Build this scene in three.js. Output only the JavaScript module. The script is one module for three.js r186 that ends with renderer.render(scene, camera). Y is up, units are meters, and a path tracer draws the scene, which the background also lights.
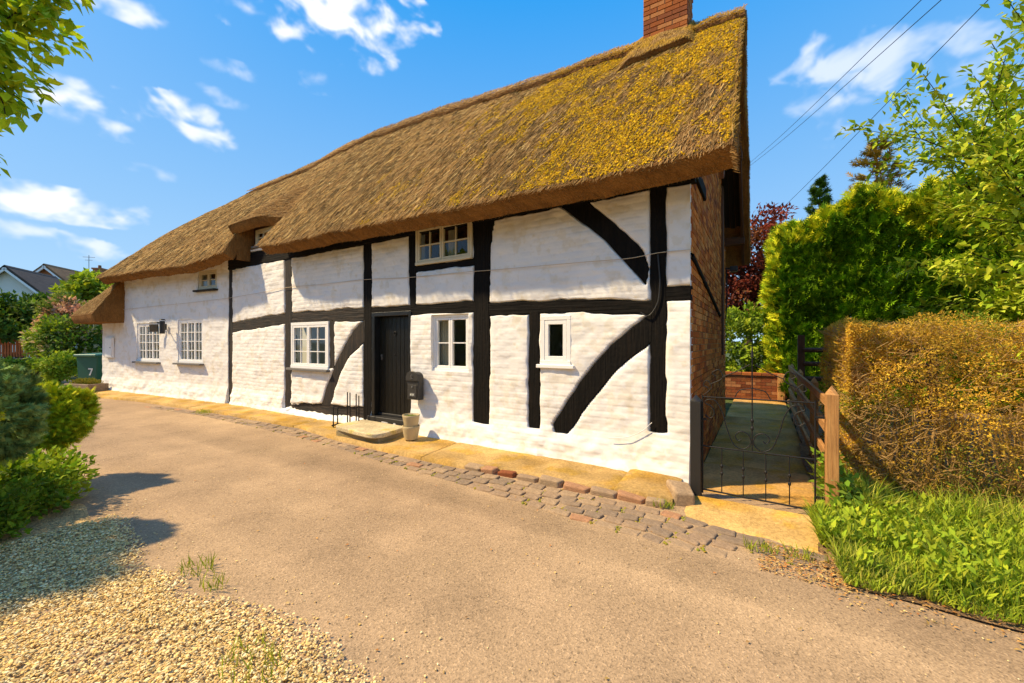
import * as THREE from 'three';
import { mergeGeometries } from 'three/addons/utils/BufferGeometryUtils.js';
import { RoundedBoxGeometry } from 'three/addons/geometries/RoundedBoxGeometry.js';
import { FontLoader } from 'three/addons/loaders/FontLoader.js';
import { TextGeometry } from 'three/addons/geometries/TextGeometry.js';

// ---------------------------------------------------------------- camera, sky, sun, exposure
const scene = new THREE.Scene();
const EYE = new THREE.Vector3(0.63, 1.5, 4.56), YAW = THREE.MathUtils.degToRad(31.6), FOCAL = 405;
const camera = new THREE.PerspectiveCamera(2 * Math.atan(341.5 / FOCAL) * 180 / Math.PI, 1024 / 683, 0.05, 400);
camera.position.copy(EYE); camera.rotation.y = YAW;
const SUN = new THREE.Vector3(-0.86, 1, 0.5).normalize();
const sun = new THREE.DirectionalLight(new THREE.Color().setRGB(1, 0.775, 0.465), 3.45);
sun.position.copy(SUN).multiplyScalar(40); sun.target.position.set(-5, 0, 0);
sun.castShadow = true; sun.shadow.mapSize.set(4096, 4096); sun.shadow.radius = 3.5;
Object.assign(sun.shadow.camera, { left: -22, right: 22, top: 22, bottom: -22, near: 1, far: 90 });
scene.add(sun, sun.target);
const renderer = new THREE.WebGLRenderer({ antialias: true });
renderer.toneMapping = THREE.LinearToneMapping; renderer.toneMappingExposure = 2.1;
renderer.shadowMap.enabled = true;

// ---------------------------------------------------------------- noise
function rng(seed) { let a = seed >>> 0; return () => { a = a + 0x6D2B79F5 | 0; let t = Math.imul(a ^ a >>> 15, 1 | a); t = t + Math.imul(t ^ t >>> 7, 61 | t) ^ t; return ((t ^ t >>> 14) >>> 0) / 4294967296; }; }
const h3 = (x, y, z) => { let h = Math.imul(x, 374761393) + Math.imul(y, 668265263) + Math.imul(z, 1274126177) | 0; h = Math.imul(h ^ h >>> 13, 1274126177); h = Math.imul(h ^ h >>> 16, 2246822519); return ((h ^ h >>> 15) >>> 0) / 4294967296; };
const sm = t => t * t * (3 - 2 * t), clamp = (x, a, b) => x < a ? a : x > b ? b : x, mix = (a, b, t) => a + (b - a) * t;
const sstep = (a, b, x) => sm(clamp((x - a) / (b - a), 0, 1));
function vn(x, y, z = 0, p = 0, p2 = p) {
  const i = Math.floor(x), j = Math.floor(y), k = Math.floor(z), u = sm(x - i), v = sm(y - j), w = sm(z - k);
  const m = (q, n) => n ? ((q % n) + n) % n : q, i0 = m(i, p), i1 = m(i + 1, p), j0 = m(j, p2), j1 = m(j + 1, p2);
  const f = kk => mix(mix(h3(i0, j0, kk), h3(i1, j0, kk), u), mix(h3(i0, j1, kk), h3(i1, j1, kk), u), v);
  return w === 0 ? f(k) : mix(f(k), f(k + 1), w);
}
function fbm(x, y, z = 0, o = 4) { let s = 0, a = 0.5, n = 0; for (let i = 0; i < o; i++) { s += a * vn(x, y, z + i * 7); n += a; a *= 0.5; x = x * 2.03 + 3.1; y = y * 2.03 + 1.7; z *= 2.03; } return s / n; }
function pf(u, v, p, o, s) { let r = 0, a = 0.5, n = 0; for (let i = 0; i < o; i++) { r += a * vn(u * p, v * p, s + i * 5, p); n += a; a *= 0.55; p *= 2; } return r / n; }   // repeats over the unit square
const lerpTable = (t, x) => { if (x <= t[0][0]) return t[0][1]; for (let i = 1; i < t.length; i++) if (x <= t[i][0]) { const a = t[i - 1], b = t[i]; return mix(a[1], b[1], (x - a[0]) / (b[0] - a[0])); } return t[t.length - 1][1]; };

// ---------------------------------------------------------------- sky: blue air with small fair-weather clouds all round
{
  const W = 3072, H = 1536, data = new Float32Array(W * H * 4), R = rng(77);
  const cloud = [];                                        // direction, half sizes (radians), tilt, weight
  const toDir = (az, el) => V3(Math.cos(az) * Math.cos(el), Math.sin(el), Math.sin(az) * Math.cos(el)), V3 = (x, y, z) => new THREE.Vector3(x, y, z), deg = Math.PI / 180;
  const put = (d, rx, ry, tilt, w) => { const side = new THREE.Vector3(0, 1, 0).cross(d).normalize(), up = d.clone().cross(side).normalize(); cloud.push({ d, side, up, rx, ry, c: Math.cos(tilt), s: Math.sin(tilt), w, cut: Math.cos(Math.max(rx, ry) * 1.5) }); };
  const seen = [[-145.8, 36.6, 7.88, 3.05, -0.1, 1.05], [-140.7, 34.0, 3.58, 2.17, -0.5, 0.8], [-147.2, 29.8, 1.89, 1.18, 0, 0.5], [-166.2, 22.0, 3.55, 1.7, 0, 0.95], [-160.4, 22.9, 3.28, 1.66, 0.1, 0.85], [-156.3, 28.9, 1.74, 0.7, 0, 0.5], [-156.8, 26.2, 1.97, 0.72, 0, 0.45], [-171.6, 12.7, 6.75, 1.16, 0, 0.95], [-167.4, 13.2, 2.92, 0.89, 0, 0.7], [-171.0, 9.4, 5.01, 0.82, 0.12, 0.65], [-165.7, 31.1, 3.31, 0.98, 0, 0.85], [-79.7, 25.5, 6.86, 2.7, 0.6, 0.62], [-75.7, 25.7, 5.06, 2.17, 0.4, 0.45], [-84.3, 24.5, 3.89, 1.94, 0.8, 0.3], [-155.0, 34.8, 2.39, 0.98, 0, 0.6], [-163.4, 17.3, 1.72, 0.52, 0, 0.35]];   // bearing, height, half width, half height in degrees, tilt, weight: the clouds over the cottage
  for (const [az, el, rx, ry, t, w] of seen) put(toDir(az * deg, el * deg), rx * deg, ry * deg, t, w);
  for (let i = 0; i < 60; i++) {                           // the same kind of cloud over the rest of the sky
    const e = 0.1 + Math.pow(R(), 1.3) * 1.1, a = R() * 6.283 - Math.PI, rx = 0.08 + R() * 0.14, ry = 0.03 + R() * 0.05, t = (R() - .5) * .8, w = 0.6 + R() * .45;
    if (e < .85 && (a < -.95 || a > 2.9)) continue; put(toDir(a, e), rx, ry, t, w);
  }
  for (let j = 0; j < H; j++) {
    const el = ((j + 0.5) / H - 0.5) * Math.PI, ce = Math.cos(el), se = Math.sin(el), t = Math.pow(clamp(se, 0, 1), 0.62);
    const r0 = mix(0.47, 0.02, Math.min(1, t * 1.28)), g0 = mix(0.65, 0.215, Math.min(1, t * 1.12)), b0 = mix(0.78, 0.66, t);
    for (let i = 0; i < W; i++) {
      const o = (j * W + i) * 4; let r = r0, g = g0, b = b0;
      if (se > 0) {
        const az = ((i + 0.5) / W - 0.5) * 2 * Math.PI, x = Math.cos(az) * ce, z = Math.sin(az) * ce;
        const near = Math.max(0, x * SUN.x + se * SUN.y + z * SUN.z), gl = 0.2 * Math.pow(near, 8);
        r += gl; g += gl * 0.9; b += gl * 0.7;
        let dens = 0, n = -1, n2 = 0;
        for (const c of cloud) {
          const dt = x * c.d.x + se * c.d.y + z * c.d.z; if (dt < c.cut) continue;
          const p = (x * c.side.x + z * c.side.z) / dt, q = (x * c.up.x + se * c.up.y + z * c.up.z) / dt, a = (p * c.c + q * c.s) / c.rx, bb = (q * c.c - p * c.s) / c.ry, rr = a * a + bb * bb;
          if (rr > 2.2) continue;
          if (n < 0) { n2 = fbm(x * 9, se * 14, z * 9, 3); n = fbm(x * 22 + n2 * 3, se * 38 + n2 * 2, z * 22, 6); }
          const base = 1 - rr / 1.9, dd = c.w * sstep(0.0, 1.15, base * 0.62 + (n - 0.5) * 3.2 + (n2 - .5) * 1.4); dens = Math.max(dens, dd);
        }
        const k = clamp(dens, 0, 1), sh = 1 - 0.12 * clamp((0.5 - n) * 2.5, 0, 1);
        r = mix(r, .84 * sh, k); g = mix(g, .85 * sh, k); b = mix(b, .88 * sh, k);
      }
      data[o] = r; data[o + 1] = g; data[o + 2] = b; data[o + 3] = 1;
    }
  }
  const sky = new THREE.DataTexture(data, W, H, THREE.RGBAFormat, THREE.FloatType);
  sky.mapping = THREE.EquirectangularReflectionMapping; sky.minFilter = sky.magFilter = THREE.LinearFilter; sky.needsUpdate = true;
  scene.background = sky; scene.environment = sky; scene.backgroundIntensity = scene.environmentIntensity = 0.64;
}

// ---------------------------------------------------------------- helpers
const V = (x, y, z) => new THREE.Vector3(x, y, z), L = (r, g, b) => new THREE.Color().setRGB(r, g, b);
const used = {};
const numbered = n => { const k = used[n] = (used[n] ?? -1) + 1; return k ? `${n}_${String(k).padStart(3, '0')}` : n; };
function tag(o, label, category, group) { o.userData.label = label; o.userData.category = category; if (group) o.userData.group = group; return o; }
function thing(name, label, category, p = [0, 0, 0], turn = 0, group) { const o = new THREE.Group(); o.name = numbered(name); o.position.set(...p); o.rotation.y = turn; scene.add(o); return tag(o, label, category, group); }
function part(name, geo, m, parent, label) { const o = new THREE.Mesh(Array.isArray(geo) ? mergeGeometries(geo.map(g => g.index ? g.toNonIndexed() : g)) : geo, m); o.name = name; parent.add(o); if (label) o.userData.label = label; return o; }
function sub(name, parent, p = [0, 0, 0], turn = 0) { const o = new THREE.Group(); o.name = name; o.position.set(...p); o.rotation.y = turn; parent.add(o); return o; }
function struct(name, geo, m) { const o = part(name, geo, m, scene); o.name = numbered(name); o.userData.kind = 'structure'; return o; }
const box = (w, h, d, x = 0, y = 0, z = 0, r = 0) => (r ? new RoundedBoxGeometry(w, h, d, 1, Math.min(r, w / 2.2, h / 2.2, d / 2.2)) : new THREE.BoxGeometry(w, h, d)).translate(x, y, z);
const cyl = (r0, r1, h, n = 10, x = 0, y = 0, z = 0) => new THREE.CylinderGeometry(r1, r0, h, n).translate(x, y + h / 2, z);
function tube(pts, r, n = 6, seg) { const c = new THREE.CatmullRomCurve3(pts.map(p => p.isVector3 ? p : V(...p))); return new THREE.TubeGeometry(c, seg || Math.max(2, pts.length * 4), r, n, false); }
function limb(a, b, r0, r1, n = 6) { const d = b.clone().sub(a), g = new THREE.CylinderGeometry(r1, r0, d.length(), n, 1, true).translate(0, d.length() / 2, 0); g.applyQuaternion(new THREE.Quaternion().setFromUnitVectors(V(0, 1, 0), d.normalize())); return g.translate(a.x, a.y, a.z); }
function geoFrom(pos, idx, uv, col) { const g = new THREE.BufferGeometry(); g.setAttribute('position', new THREE.Float32BufferAttribute(pos, 3)); if (uv) g.setAttribute('uv', new THREE.Float32BufferAttribute(uv, 2)); if (col) g.setAttribute('color', new THREE.Float32BufferAttribute(col, 3)); if (idx) g.setIndex(idx); g.computeVertexNormals(); return g; }
function tex(S, fn, srgb = true, rep = 1) {
  const d = new Uint8Array(S * S * 4);
  for (let j = 0; j < S; j++) for (let i = 0; i < S; i++) { const c = fn(i / S, j / S), o = (j * S + i) * 4; if (typeof c === 'number') d[o] = d[o + 1] = d[o + 2] = clamp(c * 255, 0, 255); else for (let k = 0; k < 3; k++) d[o + k] = clamp(c[k] * 255, 0, 255); d[o + 3] = 255; }
  const t = new THREE.DataTexture(d, S, S); t.wrapS = t.wrapT = THREE.RepeatWrapping; t.magFilter = THREE.LinearFilter; t.minFilter = THREE.LinearMipmapLinearFilter; t.generateMipmaps = true; t.repeat.set(rep, rep);
  if (srgb) t.colorSpace = THREE.SRGBColorSpace; t.needsUpdate = true; return t;
}
const std = o => new THREE.MeshStandardMaterial(o), matt = o => new THREE.MeshPhysicalMaterial({ specularIntensity: .2, ...o });   // matt: dry, porous things with hardly any gloss
class Copies {                                             // matrices and colours of one InstancedMesh
  constructor() { this.m = []; this.c = []; this._x = V(); this._y = V(); this._z = V(); }
  add(p, dir, nor, sx, sy, sz, col) {
    const y = this._y.copy(dir).normalize(), x = this._x.crossVectors(y, nor); if (x.lengthSq() < 1e-6) x.set(1, 0, 0.1).cross(y); x.normalize(); const z = this._z.crossVectors(x, y);
    this.m.push(x.x * sx, x.y * sx, x.z * sx, 0, y.x * sy, y.y * sy, y.z * sy, 0, z.x * sz, z.y * sz, z.z * sz, 0, p.x, p.y, p.z, 1); this.c.push(col.r ?? col[0], col.g ?? col[1], col.b ?? col[2]);
  }
  build(name, geo, m, parent, stuff = true) {
    const n = this.m.length / 16, o = new THREE.InstancedMesh(geo, m, n); o.name = name; o.instanceMatrix.array.set(this.m);
    o.instanceColor = new THREE.InstancedBufferAttribute(new Float32Array(this.c), 3); if (stuff) o.userData.kind = 'stuff'; parent.add(o); return o;
  }
}
const rv = (R, s = 1) => V((R() * 2 - 1) * s, (R() * 2 - 1) * s, (R() * 2 - 1) * s);

// ---------------------------------------------------------------- materials
const M = {};
{
  const grainB = tex(512, (u, v) => 0.5 * pf(u, v, 24, 4, 3) + 0.5 * pf(u, v, 6, 4, 9), false, 0.8);
  // limewash with old stains
  const wash = tex(1024, (u, v) => { const a = pf(u, v, 10, 5, 21), b = pf(u, v, 80, 3, 40), s = sstep(0.6, 0.78, pf(u, v, 18, 4, 60)) * 0.5 + sstep(.66, .8, b) * .25 + sstep(.58, .72, pf(u, v, 26, 4, 90)) * .55; const k = 0.905 + 0.07 * (a - .5); return [k - .05 * s, k - 0.008 - 0.075 * s, k - 0.02 - 0.13 * s]; }, true, 0.27);
  M.white = std({ map: wash, bumpMap: grainB, bumpScale: 0.004, roughness: 0.86 });
  const grain = (dark, light, s) => tex(512, (u, v) => { const f = vn(u * 56 + pf(u, v, 4, 3, s) * 6, v * 4, s, 56, 4) * .5 + pf(u, v, 64, 2, s + 4) * .25 + pf(u, v, 5, 3, s + 8) * .4; const k = clamp(f * 1.15 - .1, 0, 1); return dark.map((d, i) => mix(d, light[i], k * k)); }, true, 1);
  const tb = tex(512, (u, v) => vn(u * 70, v * 5, 2, 70, 5) * .6 + pf(u, v, 32, 3, 7) * .4, false, 1);
  M.timber = matt({ specularIntensity: .4,  map: grain([.018, .014, .01], [.115, .085, .055], 1), bumpMap: tb, bumpScale: 0.008, roughness: 0.85 });
  M.timberH = M.timber.clone(); for (const k of ['map', 'bumpMap']) { const t = M.timber[k].clone(); t.rotation = Math.PI / 2; t.needsUpdate = true; M.timberH[k] = t; }
  M.timberOld = std({ map: grain([.045, .034, .024], [.27, .205, .14], 12), bumpMap: tb, bumpScale: 0.008, roughness: 0.8 });
  M.timberOldH = M.timberOld.clone(); for (const k of ['map', 'bumpMap']) { const t = M.timberOld[k].clone(); t.rotation = Math.PI / 2; t.needsUpdate = true; M.timberOldH[k] = t; }
  M.brown = std({ map: grain([.22, .13, .07], [.52, .33, .18], 22), bumpMap: tb, bumpScale: 0.004, roughness: 0.8 });
  M.brownH = M.brown.clone(); for (const k of ['map', 'bumpMap']) { const t = M.brown[k].clone(); t.rotation = Math.PI / 2; t.needsUpdate = true; M.brownH[k] = t; }
  M.fence = std({ map: grain([.62, .43, .23], [.86, .66, .40], 32), bumpMap: tb, bumpScale: 0.003, roughness: 0.8 });
  M.fenceH = M.fence.clone(); for (const k of ['map', 'bumpMap']) { const t = M.fence[k].clone(); t.rotation = Math.PI / 2; t.needsUpdate = true; M.fenceH[k] = t; }
  M.door = std({ map: grain([.035, .03, .015], [.10, .085, .05], 42), bumpMap: tb, bumpScale: 0.003, roughness: 0.38 });
  M.black = std({ color: L(.018, .017, .016), roughness: 0.5, bumpMap: grainB, bumpScale: .001 });
  M.iron = std({ color: L(.016, .015, .015), roughness: 0.55, metalness: 0.4 });
  M.paint = std({ map: tex(256, (u, v) => { const k = .97 - .07 * pf(u, v, 10, 4, 5); return [k, k - .005, k - .015]; }), roughness: 0.42, bumpMap: tb, bumpScale: 0.001 });
  M.cream = std({ map: tex(256, (u, v) => { const k = .86 - .1 * pf(u, v, 10, 4, 6); return [k, k - .05, k - .18]; }), roughness: 0.5 });
  M.slate = std({ map: tex(256, (u, v) => { const k = .34 + .16 * pf(u, v, 12, 4, 8); return [k, k * .97, k * .94]; }), roughness: 0.75, bumpMap: grainB, bumpScale: .002 });
  M.glass = new THREE.MeshPhysicalMaterial({ color: L(.9, .94, .9), roughness: 0.02, transmission: 1, thickness: 0, ior: 1.52 });
  M.curtain = new THREE.MeshPhysicalMaterial({ color: L(.5, .45, .36), roughness: 1, side: THREE.DoubleSide });
  M.plaster = std({ color: L(.3, .26, .2), roughness: 1 });
  const strawMap = tex(1024, (u, v) => { const f = vn(u * 190 + pf(u, v, 5, 3, 4) * 9, v * 14, 4, 190, 14) * .55 + pf(u, v, 90, 2, 14) * .35 + pf(u, v, 6, 4, 24) * .35, k = clamp(f - .12, 0, 1); return [mix(.20, .60, k), mix(.13, .43, k), mix(.065, .22, k)]; }, true, 0.7);  // kept darker than the stalks, painting shade into the gaps between them
  const strawB = tex(512, (u, v) => vn(u * 100 + pf(u, v, 5, 2, 4) * 6, v * 9, 4, 100, 9) * .6 + pf(u, v, 60, 2, 14) * .4, false, 0.9);
  M.thatch = matt({ map: strawMap, bumpMap: strawB, bumpScale: 0.02, roughness: 0.95 });
  M.thatchCut = matt({ map: tex(512, (u, v) => { const f = pf(u, v, 110, 2, 3) * .6 + pf(u, v, 8, 4, 7) * .5; return [mix(.30, .64, f), mix(.20, .46, f), mix(.10, .25, f)]; }, true, 1.2), bumpMap: strawB, bumpScale: 0.012, roughness: 0.95 });
  M.straw = matt({ color: 0xffffff, roughness: 0.8 });
  M.moss = matt({ color: 0xffffff, roughness: 1 });
  M.mortar = matt({ map: tex(256, (u, v) => { const k = .58 + .22 * pf(u, v, 30, 3, 2); return [k, k * .82, k * .6]; }), roughness: 1 });
  const brickMap = tex(512, (u, v) => { const a = pf(u, v, 8, 4, 3), b = pf(u, v, 70, 2, 8); const k = .82 + .3 * (a - .5) + .28 * (b - .5); return [k, k * .97, k * .94]; }, true, 1.4);
  M.brick = matt({ map: brickMap, vertexColors: true, roughness: 0.92, bumpMap: grainB, bumpScale: .004 });
  M.bricks = [L(.54, .19, .06), L(.62, .24, .075), L(.44, .145, .05), L(.62, .28, .11), L(.34, .12, .055)].map(c => matt({ map: brickMap, color: c, roughness: 0.92, bumpMap: grainB, bumpScale: .004 }));
  const asph = tex(1024, (u, v) => { const f = pf(u, v, 150, 2, 3), s = sstep(.66, .8, pf(u, v, 110, 2, 30)), d = sstep(.64, .8, pf(u, v, 120, 2, 50)), a = pf(u, v, 5, 4, 12); const k = .84 + .24 * (f - .5) + .13 * (a - .5) + .12 * s - .16 * d; return [k, k * .985, k * .95]; }, true, 0.9);
  const asphB = tex(1024, (u, v) => pf(u, v, 150, 2, 3) * .7 + sstep(.6, .8, pf(u, v, 110, 2, 30)) * .4, false, 0.9);
  M.asphalt = matt({ specularIntensity: .45,  map: asph, bumpMap: asphB, bumpScale: 0.003, vertexColors: true, roughness: 0.9 });
  M.concrete = matt({ map: tex(512, (u, v) => { const a = pf(u, v, 5, 5, 3), b = pf(u, v, 90, 2, 9), s = sstep(.52, .75, pf(u, v, 7, 4, 33)); const k = .80 + .24 * (a - .5) + .22 * (b - .5); return [k, k * (.92 - .02 * s), k * (.74 - .18 * s)]; }, true, 0.7), vertexColors: true, bumpMap: asphB, bumpScale: 0.005, roughness: 0.93 });
  M.stone = [L(.44, .32, .205), L(.38, .285, .19), L(.50, .37, .23), L(.34, .26, .18), L(.54, .30, .16)].map(c => std({ map: brickMap, color: c, bumpMap: grainB, bumpScale: .005, roughness: .9 }));
  M.earth = std({ map: tex(512, (u, v) => { const a = pf(u, v, 6, 5, 3), b = pf(u, v, 80, 2, 9), k = .44 + .2 * (a - .5) + .30 * (b - .5); return [k * 1.15, k * .90, k * .62]; }, true, 0.8), bumpMap: asphB, bumpScale: .02, roughness: 1 });
  M.gravelBed = std({ map: tex(512, (u, v) => { const a = pf(u, v, 6, 5, 3), b = pf(u, v, 60, 2, 9), k = .66 + .2 * (a - .5) + .36 * (b - .5); return [k * 1.15, k * .98, k * .66]; }, true, 1.1), bumpMap: asphB, bumpScale: .02, roughness: 1 });
  M.pebble = matt({ color: 0xffffff, roughness: .85, flatShading: true });
  M.turf = std({ map: tex(512, (u, v) => { const a = pf(u, v, 6, 5, 3), b = pf(u, v, 80, 2, 9), k = .28 + .2 * (a - .5) + .3 * (b - .5); return [k * .82, k, k * .3]; }, true, 0.5), roughness: 1 });
  M.leaf = new THREE.MeshPhysicalMaterial({ color: 0xffffff, roughness: .9, specularIntensity: .3, transmission: .38, thickness: 0, side: THREE.DoubleSide });
  M.needle = matt({ color: 0xffffff, roughness: .8, side: THREE.DoubleSide });
  M.bark = std({ map: grain([.20, .15, .10], [.46, .36, .25], 52), bumpMap: tb, bumpScale: .02, roughness: .95 });
  M.terracotta = std({ map: tex(256, (u, v) => { const k = .70 + .2 * (pf(u, v, 8, 4, 3) - .5); return [k, k * .90, k * .68]; }), roughness: .85 });
  M.binGreen = std({ color: L(.008, .085, .045), roughness: .42 });
  M.letter = std({ color: L(.7, .72, .66), roughness: .6 });
  M.tile = std({ map: brickMap, color: L(.10, .075, .06), roughness: .85 });
  M.tileWarm = std({ map: brickMap, color: L(.30, .17, .07), roughness: .85 });
}
const LEAF = geoFrom([0, 0, 0, -.26, .42, .07, .26, .42, .07, 0, .46, 0, 0, 1, -.1], [0, 2, 3, 0, 3, 1, 2, 4, 3, 3, 4, 1]);
const NARROW = geoFrom([0, 0, 0, -.11, .4, .05, .11, .4, .05, 0, 1, -.12], [0, 2, 1, 1, 2, 3]);
const SPRAY = (() => { const p = [], ix = []; for (const [b, l, a] of [[0, 1, 0], [.15, .5, .8], [.15, .5, -.8], [.35, .48, .75], [.35, .48, -.75], [.58, .36, .7], [.58, .36, -.7]]) { const n = p.length / 3, s = Math.sin(a), c = Math.cos(a), w = .075; p.push(-w * c, b + w * s, 0, w * c, b - w * s, 0, s * l, b + c * l * (b ? 1 : 1) * (b ? .9 : 1), Math.abs(s) * -.12 + .05 * l); ix.push(n, n + 1, n + 2); } return geoFrom(p, ix); })();
const BLADE = geoFrom([-.5, 0, 0, .5, 0, 0, -.42, .4, .05, .42, .4, .05, -.25, .75, .2, .25, .75, .2, 0, 1, .42], [0, 1, 2, 1, 3, 2, 2, 3, 4, 3, 5, 4, 4, 5, 6]);
const STRAW = new THREE.CylinderGeometry(.3, .5, 1, 3, 1, true);
const LUMP = (() => { const g = new THREE.IcosahedronGeometry(.5, 0), p = g.attributes.position, c = {}; for (let i = 0; i < p.count; i++) { const k = [0, 1, 2].map(a => Math.round(p.array[i * 3 + a] * 100)), s = .7 + .5 * h3(k[0], k[1], k[2]); p.setXYZ(i, p.getX(i) * s, p.getY(i) * s, p.getZ(i) * s); } g.computeVertexNormals(); return g; })();

// ================================================================ ground
function sheet(poly, y, step, m, name, opt = {}) {         // a gridded sheet cut to a plan outline, with gentle unevenness and colour patches
  const xs = poly.map(p => p[0]), zs = poly.map(p => p[1]), x0 = Math.min(...xs), x1 = Math.max(...xs), z0 = Math.min(...zs), z1 = Math.max(...zs);
  const nx = Math.ceil((x1 - x0) / step), nz = Math.ceil((z1 - z0) / step), inside = (x, z) => { let c = false; for (let i = 0, j = poly.length - 1; i < poly.length; j = i++) { const a = poly[i], b = poly[j]; if ((a[1] > z) !== (b[1] > z) && x < (b[0] - a[0]) * (z - a[1]) / (b[1] - a[1]) + a[0]) c = !c; } return c; };
  const pos = [], uv = [], col = [], idx = [], id = new Map();
  const at = (i, j) => { const k = i * 100000 + j; if (id.has(k)) return id.get(k); const x = x0 + i * step, z = z0 + j * step, n = pos.length / 3; const wx = opt.edge ? (vn(x * 3, z * 3, 5) - .5) * opt.edge : 0; pos.push(x + wx, y + (opt.h ? opt.h(x, z) : 0), z + wx); uv.push(x, z); const c = opt.col ? opt.col(x, z) : [1, 1, 1]; col.push(...c); id.set(k, n); return n; };
  for (let i = 0; i < nx; i++) for (let j = 0; j < nz; j++) if (inside(x0 + (i + .5) * step, z0 + (j + .5) * step)) { const a = at(i, j), b = at(i + 1, j), c = at(i + 1, j + 1), d = at(i, j + 1); idx.push(a, d, b, b, d, c); }
  return struct(name, geoFrom(pos, idx, uv, col), m);
}
{
  const g = new THREE.CircleGeometry(260, 64).rotateX(-Math.PI / 2).translate(-10, -0.06, -10), uv = g.attributes.uv, p = g.attributes.position; for (let i = 0; i < p.count; i++) uv.setXY(i, p.getX(i), p.getZ(i));
  struct('ground', g, M.turf);
}
const gravelEdge = x => 3.46 + 0.09 * Math.sin(x * 1.7) + 0.12 * (vn(x * 3.1, 4) - .5) + Math.max(0, -3.6 - x) * 0.05;
sheet([[-34, .1], [14, .1], [14, 3.9], [3, 7.5], [-4, 4.2], [-34, 4.6]], -0.004, 0.1, M.asphalt, 'road', {
  col: (x, z) => { const n = fbm(x * .5, z * 1.1, 3, 4) - .5, m = fbm(x * 2.3, z * 2.3, 9, 3) - .5, band = sstep(.10, 0, Math.abs(z - 1.60 - .10 * Math.sin(x * .6) - .22 * n) - .15) * sstep(-10, -6, x) * (.5 + m) + .6 * sstep(.16, 0, Math.abs(z - 2.75 - .2 * n) - .12) * (.3 + m), seam = sstep(.03, .0, Math.abs(z - 1.86 - .06 * Math.sin(x * .9) - .05 * m)) * sstep(-8, -5, x), crack = sstep(.02, 0, Math.abs(fbm(x * .55 + 3, z * .55, 71, 3) - .5)) * sstep(.5, .62, fbm(x * .4, z * .4, 77, 2)), k = 1 + .46 * n + .28 * m - .30 * band + .12 * seam - .16 * crack; return [.54 * k, .385 * k * (1 + .03 * n), .238 * k]; },
  h: (x, z) => 0.012 * (fbm(x * .7, z * .7, 2, 2) - .5) });
sheet([[-9, 3.3], [-4.6, 3.3], [-0.55, 3.3], [1.5, 4.9], [8, 9], [8, 14], [-16, 14], [-16, 4.4], [-9, 3.5]], 0.004, 0.08, M.gravelBed, 'gravel_bed', { edge: .1, h: (x, z) => 0.02 * (fbm(x * 2, z * 2, 2, 2) - .5) - .05 * sstep(.06, -.06, z - gravelEdge(x)) });
sheet([[-34, 4.5], [-7.5, 3.5], [-5.0, 3.62], [-4.7, 4.0], [-5.2, 5], [-9, 6.5], [-34, 9]], 0.012, 0.12, M.earth, 'planting_bed', { edge: .12, h: (x, z) => .015 * (fbm(x * 2, z * 2, 5, 2) - .5) });
// loose flint gravel, flat angular chips
{
  const R = rng(5), C = new Copies(), pal = [[.84, .60, .22], [.90, .70, .31], [.74, .50, .17], [.80, .62, .29], [.58, .39, .15], [.90, .76, .42], [.64, .49, .25]];
  const drop = (x, z, s, y) => { const c = pal[Math.floor(R() * pal.length)], k = .75 + R() * .5; C.add(V(x, y, z), V(R() - .5, 1.5, R() - .5), V(R() - .5, 0, R() - .5), s * (.8 + R() * .9), s * (.26 + R() * .26), s * (.6 + R() * .5), c.map(v => v * k)); };
  for (let i = 0; i < 115000; i++) { const x = -5.2 + R() * 7, z = 3.3 + Math.pow(R(), 1.2) * 3.2; if (z < gravelEdge(x) + (R() - .7) * .12 || (x < -4.1 && z < 4) || z < 3.5 + (x + .6) * .8) continue; drop(x, z, .007 + .020 * R() * R() * R() + .004, .012 + R() * .014); }
  for (let i = 0; i < 420; i++) { const x = -4.4 + R() * 4, z = gravelEdge(x) - Math.pow(R(), 3) * .4; drop(x, z, .006 + R() * .009, .005); }
  for (let i = 0; i < 900; i++) { const x = -9 + R() * 12, z = 1.1 + R() * 2.5; drop(x, z, .004 + R() * .006, .004); }
  const o = C.build('loose_gravel', LUMP, M.pebble, scene); tag(o, 'loose golden flint gravel spread beside the lane', 'gravel');
}
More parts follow.
